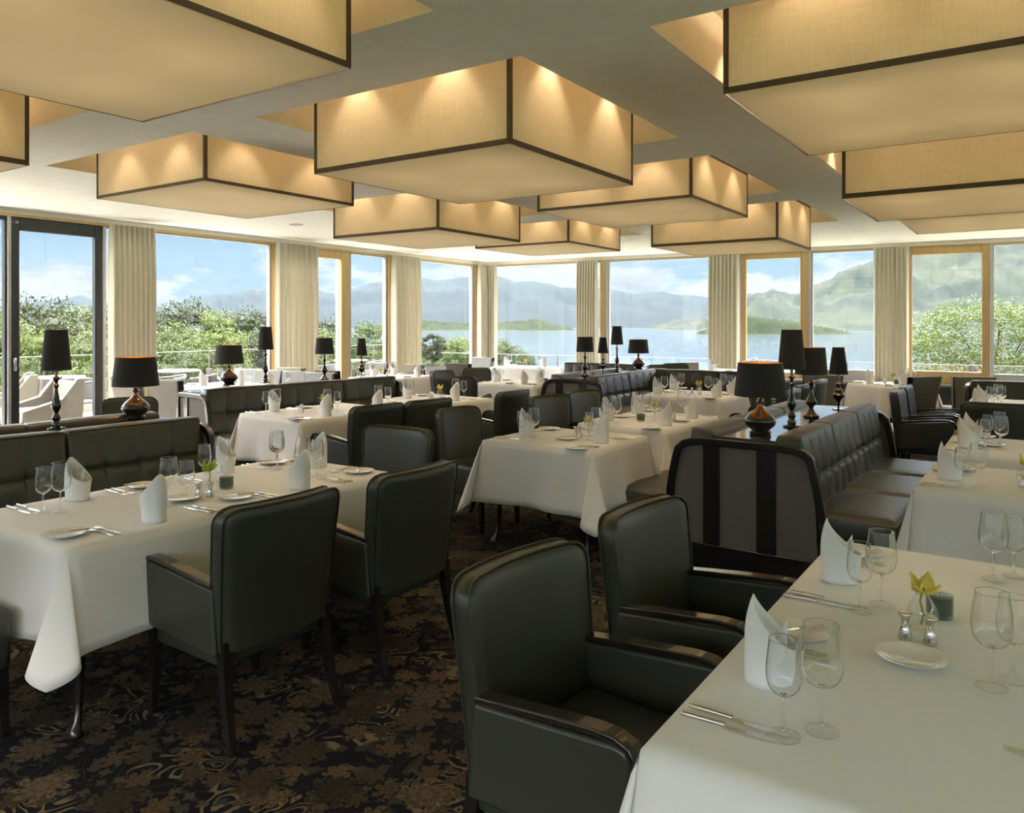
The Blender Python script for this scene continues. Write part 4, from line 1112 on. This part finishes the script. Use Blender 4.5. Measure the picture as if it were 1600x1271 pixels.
setting('T5', 'L', .62, 'far bench place of '+n5, g1=(.12, .24), g2=(.07, .31), full=False, plate_at=(-.2, .2))
deco('T5', n5, (.50, .30), False, None, None, (.58, .36), rzv=.5)
n6 = 'the middle left bench table'
setting('T6', 'L', .30, 'near bench place of '+n6, g1=(.14, .18), g2=(.05, .22))
setting('T6', 'R', .34, 'near front place of '+n6, plate_at=(-.345, .12))
setting('T6', 'R', .98, 'far front place of '+n6, full=False)
deco('T6', n6, (.45, .62), True, (.40, .40), (.44, .38), (.42, .72))
n7 = 'the second middle left bench table'
setting('T7', 'L', .40, 'bench place of '+n7, full=False, g1=(.15, .2), g2=(.08, .26))
setting('T7', 'R', .45, 'front place of '+n7, full=False, g1=(.22, .2), g2=(.15, .26))
deco('T7', n7, (.50, .55), False, (.42, .48), (.47, .46), None)
n8 = 'the far centre table'
setting('T8', 'L', .42, 'left place of '+n8, full=False); setting('T8', 'N', .75, 'near place of '+n8, full=False); setting('T8', 'R', .40, 'right place of '+n8, full=False)
deco('T8', n8, None, False, None, None, (.85, .55))
n9 = 'the farthest corner table'
setting('T9', 'L', .42, 'left place of '+n9, full=False); setting('T9', 'R', .40, 'right place of '+n9, full=False); deco('T9', n9, (.55, .4))
n10 = 'the table behind the small centre one'
setting('T10', 'L', .30, 'near left place of '+n10, full=False); setting('T10', 'L', .88, 'far left place of '+n10, full=False)
setting('T10', 'R', .25, 'near right place of '+n10, full=False); setting('T10', 'R', .85, 'far right place of '+n10, full=False)
deco('T10', n10, (.45, .55), False, (.58, .60), (.62, .58), (.38, .42))
n11 = 'the centre bench corner table'
setting('T11', 'L', .30, 'near left place of '+n11, full=False); setting('T11', 'L', .85, 'far left place of '+n11, full=False)
setting('T11', 'R', .28, 'near right place of '+n11, full=False); setting('T11', 'R', .85, 'far right place of '+n11, full=False)
deco('T11', n11, (.55, .58), False, (.50, .48), (.60, .46), None)
n12 = 'the far lake side table'
setting('T12', 'L', .3, 'left place of '+n12, full=False); setting('T12', 'N', .75, 'near place of '+n12, full=False); setting('T12', 'R', .4, 'right place of '+n12, full=False)
n13 = 'the small lake window table'
setting('T13', 'N', .32, 'left place of '+n13, full=False, glasses=False); setting('T13', 'R', .40, 'right place of '+n13, full=False)
deco('T13', n13, (.40, .42), True, (.34, .34), None, (.50, .40))
n14 = 'the dark bench table at right'
setting('T14', 'L', .25, 'near left place of '+n14, full=False, g1=(-.05, .26), g2=(-.1, .32)); setting('T14', 'L', .75, 'far left place of '+n14, full=False)
deco('T14', n14, (.62, .75), False, (.55, .66), (.62, .62), None)
n15 = 'the big terrace window table'
setting('T15', 'N', .35, 'nearest place of '+n15, full=False); setting('T15', 'R', .45, 'right hand place of '+n15, full=False); setting('T17', 'N', .25, 'near place of the table behind the thin tall lamp', full=False)
deco('T15', n15, None, False, None, None, (.5, .5))
n16 = 'the table behind the middle left bench'
setting('T16', 'L', .4, 'near left place of '+n16, full=False, plate_at=(.25, .3)); setting('T16', 'L', .85, 'far left place of '+n16, full=False); setting('T16', 'R', .75, 'right place of '+n16, full=False)
deco('T16', n16, (.40, .30), False, (.48, .36), None, None)

# ================================================================== OUTSIDE
def leaf_mat(name, c1, c2):
    m = bpy.data.materials.new(name); m.use_nodes = True; t = NT(m.node_tree); b = t.n['Principled BSDF']
    tc = t.new('ShaderNodeTexCoord'); oi = t.new('ShaderNodeObjectInfo')
    n = t.noise(tc.outputs['Object'], 1.1, 4); f = t.math('ADD', t.math('MULTIPLY', n, .8), t.math('MULTIPLY', oi.outputs['Random'], .35))
    c = t.mix(t.step(f, .3, .85), (*c1, 1), (*c2, 1)); t.link(c, b.inputs['Base Color']); b.inputs['Roughness'].default_value = .6
    tr = t.new('ShaderNodeBsdfTranslucent'); t.link(c, tr.inputs[0]); mx = t.new('ShaderNodeMixShader'); mx.inputs[0].default_value = .35
    t.link(b.outputs[0], mx.inputs[1]); t.link(tr.outputs[0], mx.inputs[2]); t.link(mx.outputs[0], t.n['Material Output'].inputs[0]); MAT[name] = m
leaf_mat('leaves', (.010, .022, .003), (.042, .066, .009))
leaf_mat('leaves_light', (.026, .048, .006), (.070, .100, .015))
leaf_mat('leaves_dark', (.006, .014, .004), (.020, .034, .007))
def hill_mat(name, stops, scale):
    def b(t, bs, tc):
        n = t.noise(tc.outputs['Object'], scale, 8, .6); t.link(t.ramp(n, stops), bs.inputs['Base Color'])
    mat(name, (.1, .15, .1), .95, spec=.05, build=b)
hill_mat('far_hills', [(.3, (.0026, .0072, .0105)), (.5, (.0038, .0098, .0130)), (.7, (.0058, .0118, .0142))], .0016)  # distance haze put into the base colour as blue
hill_mat('near_hills', [(.30, (.0045, .0095, .0090)), (.46, (.0095, .0150, .0115)), (.58, (.0175, .0240, .0150)), (.75, (.024, .0255, .0235))], .0030)  # slope greens lightened and tinted bluish, haze in the colour again
hill_mat('woods', [(.3, (.004, .008, .004)), (.5, (.009, .015, .006)), (.7, (.016, .024, .010))], .03)
hill_mat('grass', [(.3, (.03, .05, .015)), (.7, (.07, .10, .03))], .2)
def water_build(t, b, tc):
    b.inputs['Base Color'].default_value = (.02, .035, .05, 1); b.inputs['Roughness'].default_value = .10
    mp = t.new('ShaderNodeMapping'); t.link(tc.outputs['Object'], mp.inputs[0]); mp.inputs['Scale'].default_value = (.05, .25, 1)
    bp = t.new('ShaderNodeBump'); bp.inputs['Strength'].default_value = .12; bp.inputs['Distance'].default_value = 1.0
    t.link(t.noise(mp.outputs[0], 1.2, 5, .65), bp.inputs['Height']); t.link(bp.outputs[0], b.inputs['Normal'])
mat('lake', (.06, .09, .12), .2, build=water_build)

m = MB(); m.add([(-9000, 170, -20), (9000, 170, -20), (9000, 9000, -20), (-9000, 9000, -20)], [(0, 1, 2, 3)])
tag(m.obj('lake', 'lake', smooth=False), 'wide blue grey lake stretching from below the windows to the mountains', 'lake')
def ground(u, v):
    a = 2*pi*u; r = 8+v**2*260 if v < 1 else 900
    z = -4.5-16.8*min(1, (r/170))**.8; return (cos(a)*r, sin(a)*r+4, z-.2)
m = MB(); m.grid(ground, 48, 20); tag(m.obj('lawn', 'grass'), 'green ground sloping down from the terrace to the lake shore', 'ground', kind='structure')

def ridge(name, label, pts, ds, dr, m_, amp, step=4, zb=-24, nv=22, cat='mountain', seed=0, jag=0):
    rj = random.Random(5)
    x0, x1 = pts[0][0], pts[-1][0]; N = int((x1-x0)/step)
    def ry(px):
        for (a, ya), (b, yb) in zip(pts, pts[1:]):
            if a <= px <= b:
                t = (px-a)/(b-a); t2 = t*t*(3-2*t)*.5+t*.5; return ya+(yb-ya)*t2
        return pts[-1][1]
    def fn(u, v):
        px = x0+(x1-x0)*u; k = (px-800)/FPX; zr = EYE+(HZ-ry(px))/FPX*dr
        if v <= .8:
            t = v/.8; d = ds+(dr-ds)*t; zz = zb+(zr-zb)*(t**1.15)
            q = noise.fractal((px*.012+seed, t*2.6, seed), .85, 2.0, 5)*.8
            rg = abs(noise.noise((px*.020+t*1.2+seed, t*1.2, 3.3+seed)))
            zz += (q*amp-rg*amp*.6)*sin(pi*t**1.3)*(.25+.75*t)
        else:
            t = (v-.8)/.2; d = dr+(dr-ds)*.6*t; zz = zr+(zb-zr)*t
        zz += jag*rj.uniform(-1, 1)*(1 if .1 < v < .9 else .2)
        zz += noise.noise((px*.09+seed, 0, 0))*amp*.02*(1 if v > .3 else v/.3)
        return (k*d, d, zz)
    m = MB(); m.grid(fn, N, nv, flip=True); o = m.obj(name, m_, sharp=180); return tag(o, label, cat)
FAR = [(-420, 490), (-200, 480), (-60, 482), (20, 478), (60, 470), (95, 466), (125, 460), (150, 470), (185, 478), (215, 482), (236, 477), (258, 481), (300, 465), (345, 457), (400, 452), (422, 447), (489, 449), (510, 455), (525, 456), (548, 452), (579, 441), (594, 439), (620, 440), (652, 431), (684, 435), (735, 429), (780, 431), (807, 438), (831, 437), (855, 441), (879, 449), (903, 451), (930, 450), (952, 451), (988, 457), (1030, 455), (1060, 459), (1108, 463), (1180, 480), (1260, 510)]
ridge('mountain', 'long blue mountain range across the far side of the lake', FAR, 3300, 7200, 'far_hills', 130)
NEAR = [(1010, 522), (1050, 513), (1080, 505), (1102, 495), (1130, 480), (1166, 462), (1198, 457), (1234, 462), (1251, 458), (1268, 446), (1298, 437), (1311, 425), (1340, 416), (1366, 407), (1420, 386), (1480, 371), (1600, 345), (1760, 325), (1950, 350), (2300, 420)]
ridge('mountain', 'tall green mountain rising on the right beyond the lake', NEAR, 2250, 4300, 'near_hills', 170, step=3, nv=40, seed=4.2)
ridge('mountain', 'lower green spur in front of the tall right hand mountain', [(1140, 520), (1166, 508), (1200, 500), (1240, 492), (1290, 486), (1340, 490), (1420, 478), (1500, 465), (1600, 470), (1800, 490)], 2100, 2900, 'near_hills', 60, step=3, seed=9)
ridge('wooded_island', 'low wooded island on the lake left of the centre', [(560, 516), (600, 506), (640, 502), (665, 500), (690, 503), (720, 505), (745, 503), (790, 503), (820, 500), (835, 498), (860, 504), (885, 511), (900, 516)], 2300, 2420, 'woods', 8, step=1.5, nv=10, cat='island', zb=-22, seed=2, jag=2.2)
ridge('wooded_headland', 'dark wooded headland reaching into the lake on the right', [(1090, 520), (1130, 500), (1166, 493), (1200, 497), (1235, 501), (1262, 505), (1285, 511), (1305, 515), (1332, 521)], 1480, 1560, 'woods', 7, step=1.5, nv=10, cat='headland', zb=-22, seed=6, jag=2.0)
# thin haze volume before the mountains; the hill colours carry haze too
hz = bpy.data.materials.new('haze'); hz.use_nodes = True; t = NT(hz.node_tree); t.n.clear()
o_ = t.new('ShaderNodeOutputMaterial'); vs = t.new('ShaderNodeVolumeScatter'); vs.inputs['Color'].default_value = (.52, .80, 1, 1); vs.inputs['Density'].default_value = .000006; vs.inputs['Anisotropy'].default_value = .1
t.link(vs.outputs[0], o_.inputs['Volume']); MAT['haze'] = hz
m = MB(); m.box(-12000, 12000, 700, 9000, -30, 800); ho = m.obj('haze', 'haze', smooth=False, fix=False); tag(ho, 'blue summer haze over the lake and mountains', 'haze', kind='stuff')

# ---- trees
def crown_mesh(seed, n, leaf, R_, squash=.85, clusters=34, heart=.66):
    rnd = random.Random(seed); m = MB(); cl = []
    for _ in range(clusters):
        while True:
            p = Vector((rnd.uniform(-1, 1), rnd.uniform(-1, 1), rnd.uniform(-1, 1)))
            if p.length < 1: break
        rr = p.length**.5 if p.length > 0 else 0; p = p.normalized()*(.35+.5*rr); p.z *= squash
        cl.append((p, rnd.uniform(.14, .30)))
    for c, r in (cl if heart else ()):                   # dense dark heart of each leaf cluster
        b = len(m.v); q = 7
        for i in range(1, 5):
            for k in range(q):
                th = pi*i/5; ph = 2*pi*(k+.5*(i % 2))/q; rr = r*heart*rnd.uniform(.8, 1.05)
                m.v.append(((c.x+rr*sin(th)*cos(ph))*R_, (c.y+rr*sin(th)*sin(ph))*R_, (c.z+rr*cos(th)*.8)*R_))
        for i in range(3):
            for k in range(q): m.f.append((b+i*q+k, b+i*q+(k+1) % q, b+(i+1)*q+(k+1) % q, b+(i+1)*q+k))
    for k in range(n):
        c, r = cl[rnd.randrange(clusters)]
        d = Vector((rnd.gauss(0, 1), rnd.gauss(0, 1), rnd.gauss(0, 1))).normalized(); d.z = d.z if d.z > -.3 else -d.z*.4
        p = (c+d*r*rnd.uniform(.75, 1.05))*R_
        a = Vector((rnd.gauss(0, 1), rnd.gauss(0, 1), rnd.gauss(0, .6))).normalized(); nn = (d+Vector((rnd.gauss(0, .7), rnd.gauss(0, .7), rnd.gauss(0, .7)))).normalized()
        u = nn.cross(a).normalized(); v = nn.cross(u); s = leaf*rnd.uniform(.6, 1.3)
        b = len(m.v); m.v += [tuple(p-u*s), tuple(p-v*s*.55), tuple(p+u*s), tuple(p+v*s*.55)]; m.f.append((b, b+1, b+2, b+3))
    return m, cl
def tree_builder(seed, n, leaf, m_, R_=1.0, trunk=2.0, squash=.85, clusters=34, forks=9, tr=.05):
    def b():
        t = thing('tree', '', 'tree'); m, cl = crown_mesh(seed, n, leaf, R_, squash, clusters); m.obj('foliage', m_, t, smooth=False, fix=False)
        rnd = random.Random(seed+1); q = MB(); q.tube([(0, 0, -trunk*R_), (.04*R_, 0, -trunk*.6*R_), (0, .03*R_, -.4*R_), (0, 0, -.1*R_)], [tr*R_*1.5, tr*R_*1.1, tr*R_, tr*R_*.7], 8)
        for c, r in cl[:forks]:
            e = c*R_; q.tube([(0, 0, -.5*R_), (e.x*.35, e.y*.35, -.2*R_+e.z*.25), (e.x*.75, e.y*.75, e.z*.7), tuple(e)], [tr*R_*.6, tr*R_*.4, tr*R_*.22, tr*R_*.08], 5)
        q.obj('trunk', 'trunk', t); return t
    return b
def tree(kind, px, ytop, d, Rr, label, sz=1.0, rz=0):
    b = {'a': tree_builder(11, 16000, .026, 'leaves', clusters=60), 'b': tree_builder(12, 16000, .026, 'leaves_dark', squash=1.0, clusters=60), 'c': tree_builder(13, 16000, .025, 'leaves_light', squash=.95, clusters=60), 's': tree_builder(14, 5000, .045, 'leaves_light', squash=.8, clusters=16, forks=4)}[kind]
    zt = EYE+(HZ-ytop)/FPX*d; x = (px-800)*d/FPX
    place('tree_'+kind, b, (x, d, zt-Rr*.95*sz), rz, label, 'tree', 'trees beyond the terrace', scale=(Rr, Rr, Rr*sz))
TR = [('a', -60, 472, 46, 5, 'left of the dark sliding door, at the picture edge'), ('c', -5, 476, 40, 3.6, 'seen through the leftmost strip of glass'), ('b', 55, 468, 62, 5, 'at the left inside the dark framed door'), ('a', 100, 478, 44, 4, 'in the middle of the dark framed door'), ('c', 135, 479, 50, 3.8, 'at the right inside the dark framed door'),
      ('a', 20, 500, 32, 2.8, 'low in the left part of the dark framed door'), ('c', 75, 515, 30, 2.4, 'low behind the tall lamp at far left'), ('a', 140, 512, 34, 2.6, 'low at the right of the dark framed door'), ('b', 185, 480, 52, 4, 'hidden behind the wide first curtain'),
      ('b', 245, 484, 50, 3.6, 'just right of the first curtain'), ('b', 292, 475, 48, 3.4, 'darker and taller in the big terrace window'), ('c', 335, 485, 46, 3.0, 'pale and feathery in the big terrace window'), ('a', 268, 500, 38, 2.6, 'in front of the dark tall one in the big terrace window'), ('b', 378, 489, 56, 3.4, 'darker right of the pale feathery one'),
      ('a', 310, 515, 34, 2.4, 'low in the middle of the big terrace window'), ('c', 362, 512, 36, 2.4, 'pale and low above the wide lamp of the middle bench'), ('a', 412, 512, 40, 2.6, 'left of the second curtain'), ('b', 405, 488, 70, 1.9, 'small and far, standing out against the hills near the second curtain'), ('a', 250, 530, 28, 1.9, 'low, just right of the first curtain'),
      ('s', 268, 560, 18, .55, 'a small bright bush by the glass balustrade, left'), ('s', 380, 553, 19, .8, 'a small bright bush by the glass balustrade, behind the wide lamp'), ('s', 350, 556, 18.5, .7, 'a small bright bush left of the wide lamp shade'),
      ('a', 470, 505, 50, 3, 'behind the second curtain'), ('b', 505, 499, 58, 2.8, 'inside the narrow oak framed door'), ('c', 520, 515, 40, 1.9, 'pale, in the narrow oak framed door'), ('c', 578, 502, 46, 2.4, 'large and pale in the narrow window'), ('a', 560, 518, 38, 1.8, 'low at left in the narrow window'), ('a', 598, 522, 36, 1.6, 'low at right in the narrow window'),
      ('a', 705, 528, 30, 1.15, 'just right of the round clipped bush'), ('c', 728, 526, 31, 1.2, 'at the right of the window nearest the corner'), ('a', 655, 536, 34, 1.0, 'left of the round clipped bush'), ('a', 785, 530, 30, 1.1, 'right of the corner curtain, above the farthest table'), ('a', 812, 548, 28, .8, 'lower, right of the corner curtain')]
for i, (k, px, yt, d, rr, w_) in enumerate(TR):
    tree(k, px, yt, d, rr, {'a': 'green leafy tree ', 'b': 'dark green tree ', 'c': 'light green tree ', 's': 'bright shrub, '}[k]+w_, 1.25 if k in 'abc' else 1, i*1.3)
def bigtree():
    t = thing('tree', '', 'tree'); m, cl = crown_mesh(31, 30000, .052, 3.3, .62, 90, heart=0); m.obj('foliage', 'leaves_light', t, smooth=False, fix=False)
    q = MB(); q.tube([(.2, 0, -9), (.1, 0, -5), (0, .1, -2.2), (.1, 0, -1.2)], [.22, .18, .14, .10], 10)
    for c, r in cl[:26]:
        e = c*3.3; q.tube([(.05, 0, -2.0), (e.x*.3, e.y*.3, -1.1+e.z*.3), (e.x*.7, e.y*.7, e.z*.75-.1), tuple(e)], [.055, .040, .022, .008], 6)
    q.obj('trunk', 'trunk', t); return t
d = 22.5; b_ = bigtree(); b_.location = ((1552-800)*d/FPX, d, EYE+(HZ-545)/FPX*d); b_.scale = (.80, .85, .64)
tag(b_, 'large spreading light green tree in front of the lake outside the rightmost oak window', 'tree')

# ---- terrace with glass balustrade
def out(px, dist, z=0):
    "point on the terrace side, dist metres outside the left wall, in the direction of px"
    m_ = (px-800)/FPX; N = (-LD[1], LD[0]); # N.(p-LW0)=dist ; p=(m y,y)
    y = (dist+N[0]*LW0[0]+N[1]*LW0[1])/(N[0]*m_+N[1]); return (m_*y, y, z)
OUT = 3.9
m = MB(); m.box(L0, L1+OUT+.3, .25, OUT+.3, -.30, -.04, LM); m.box(R0-OUT, R1, .25, 2.4, -.30, -.045, RM); struct('terrace_floor', m, 'terrace')
def balustrade(M, s0, s1, off, h, label, n):
    t = thing('glass_balustrade', label, 'balustrade'); L = s1-s0
    q = MB(); q.rbox(s0, s1, off-.012, off+.012, h-.022, h-.006, .004, 1, M); q.obj('handrail', 'steel_post', t)
    for k in range(n):
        a = s0+L*k/n; q = MB(); q.add([(a+.06, off, .02), (a+L/n-.06, off, .02), (a+L/n-.06, off, h-.03), (a+.06, off, h-.03)], [(0, 1, 2, 3)], M); q.obj('glass_panel', 'balustrade_glass', t, smooth=False)
        q = MB(); q.rbox(a-.05, a+.05, off-.05, off+.05, -.04, h*.62, .008, 1, M); q.rbox(a-.015, a+.015, off-.01, off+.01, h*.62, h-.03, .003, 1, M); q.obj('post', 'planter_grey', t)
    q = MB(); q.box(s0, s1, off-.12, off+.12, -.04, .16, M); q.obj('kerb', 'outdoor_white', t, smooth=False)
balustrade(LM, -6, L1+2.0, OUT, 1.02, 'clear glass balustrade with slim rail along the left terrace', 11)
balustrade(RM, R0-OUT+.1, R1, 2.2, .78, 'low clear glass balustrade outside the lake windows', 9)
x, y, _ = out(531, 1.2); m = MB(); m.rbox(-.075, .075, -.075, .075, -.04, 3.5, .01, 1, T(x, y, 0, .5)); m.box(-.078, .078, -.078, .078, 2.15, 2.4, T(x, y, 0, .5)); tag(m.obj('column', 'grey_column'), 'grey steel column outside the narrow oak framed door', 'column')
# planters
def planter(px, dist, w, h, label, m_='planter_grey'):
    p = out(px, dist, -.04); m = MB(); m.add([(sx*w/2*k, sy*w/2*k, z) for z, k in ((0, .78), (h, 1)) for sx, sy in ((-1, -1), (1, -1), (1, 1), (-1, 1))], [(0, 1, 2, 3), (0, 1, 5, 4), (1, 2, 6, 5), (2, 3, 7, 6), (3, 0, 4, 7)])
    m.add([(sx*w/2*.96, sy*w/2*.96, h-.04) for sx, sy in ((-1, -1), (1, -1), (1, 1), (-1, 1))], [(0, 1, 2, 3)])
    o = m.obj('planter', m_, bevel=.008, smooth=False); o.location = p; o.rotation_euler = (0, 0, .5); tag(o, label, 'planter'); return p
p = planter(676, 1.6, .62, .58, 'grey tapered planter holding the round clipped bush outside')
def ball():
    t = thing('topiary_bush', '', 'bush'); m, cl = crown_mesh(41, 5000, .022, .36, 1.0, 60); m.obj('foliage', 'leaves_dark', t, smooth=False, fix=False)
    q = MB(); q.tube([(0, 0, -.42), (0, 0, 0)], .02, 6); q.obj('trunk', 'trunk', t); return t
place('ball', ball, (p[0], p[1], .54+.44), 0, 'round clipped bush in a tapered planter outside the corner window', 'bush', 'clipped bushes')
planter(716, 1.9, .9, .42, 'low grey planter box right of the round clipped bush')
p = planter(398, 2.6, .55, .55, 'white planter box outside, left one below the round shrub', 'outdoor_white')
p = planter(424, 2.0, .55, .55, 'white planter box outside, right one below the round shrub', 'outdoor_white')
place('ball', ball, (p[0], p[1], .51+.42), 1, 'round shrub in a white planter beside the second curtain', 'bush', 'clipped bushes')
# terrace furniture
def armchair_out():
    t = thing('terrace_chair', '', 'chair')
    q = MB(); q.grid(lambda u, v: ((.30+.02*v)*cos(pi*(.02+u*.96)+pi), -.02+(-.30-.05*v)*sin(pi*(.02+u*.96))*-1*-1, .40+v*(.32-.06*abs(cos(pi*u)))), 20, 6); o = q.obj('woven_back', 'woven_grey', t); s = o.modifiers.new('s', 'SOLIDIFY'); s.thickness = .012
    q = MB(); q.lathe([(0, .40), (.28, .40), (.29, .415), (.28, .43), (0, .43)], 24); q.obj('seat', 'woven_grey', t)
    q = MB(); q.tube([((.31)*cos(pi*(.02+k/20*.96)+pi), -.02-(.34)*sin(pi*(.02+k/20*.96)), .72-.06*abs(cos(pi*k/20))) for k in range(21)], .014, 8); q.obj('top_rail', 'steel_post', t)
    for sx in (-1, 1):
        for sy in (-1, 1):
            q = MB(); q.tube([(sx*.24, sy*.22, .41), (sx*.24, sy*.22, .25), (sx*.26, sy*.26, .08), (sx*.30, sy*.31, 0)], .014, 6); q.obj('leg', 'steel_post', t)
    return t
def cream_out():
    t = thing('terrace_armchair', '', 'chair')
    for sx in (-1, 1):
        q = MB(); q.prism([(-.42, .0), (.40, .0), (.36, .42), (-.15, .56), (-.36, .84), (-.46, .84)], 'x', sx*.36-.05, sx*.36+.05); q.obj('side_panel', 'outdoor_cream', t, bevel=.01, smooth=False)
    q = MB(); q.rbox(-.31, .31, -.25, .38, .18, .42, .04, 2); q.obj('seat', 'outdoor_white', t)
    q = MB(); q.rbox(-.31, .31, -.45, -.26, .10, .82, .04, 2, T(rx=.08)); q.obj('backrest', 'outdoor_cream', t); return t
for px, dist, rz_, l in ((60, 1.2, 2.5, 'cream upholstered terrace armchair behind the tall lamp at far left'), (2, 2.7, 2.2, 'cream upholstered terrace armchair at the left picture edge')):
    place('cream', cream_out, out(px, dist, -.04), rz_, l, 'chair', 'cream terrace armchairs')
for px, dist, rz_, l in ((122, 1.7, 2.8, 'woven grey terrace chair seen through the dark framed door, nearer'), (136, 2.9, .3, 'woven grey terrace chair seen through the dark framed door, farther'), (256, 2.0, 2.4, 'woven grey terrace chair outside right of the first curtain'), (306, 1.9, 1.5, 'woven grey terrace chair outside, left of the wide lamp of the middle bench'),
                         (344, 1.3, 3.0, 'woven grey terrace chair just left of the wide lamp shade of the middle bench'), (508, 2.4, 2.4, 'woven grey terrace chair behind the drum lamp, outside the narrow door'), (580, 2.6, 2.6, 'woven grey terrace chair outside the narrow window')):
    place('terrace_chair', armchair_out, out(px, dist, -.04), rz_, l, 'chair', 'woven terrace chairs')
def tab_out():
    t = thing('terrace_table', '', 'table'); q = MB(); q.lathe([(0, .70), (.42, .70), (.43, .715), (.42, .73), (0, .73)], 32); q.obj('tabletop', 'outdoor_white', t)
    q = MB(); q.lathe([(.24, 0), (.24, .015), (.03, .03), (.03, .70)], 20); q.obj('pedestal', 'steel_post', t); return t
for px, dist, l in ((90, 3.1, 'round white terrace table seen through the dark framed door'), (276, 3.1, 'round white terrace table outside the big terrace window'), (548, 3.2, 'round white terrace table outside the narrow window')):
    place('terrace_table', tab_out, out(px, dist, -.04), 0, l, 'table', 'round terrace tables')
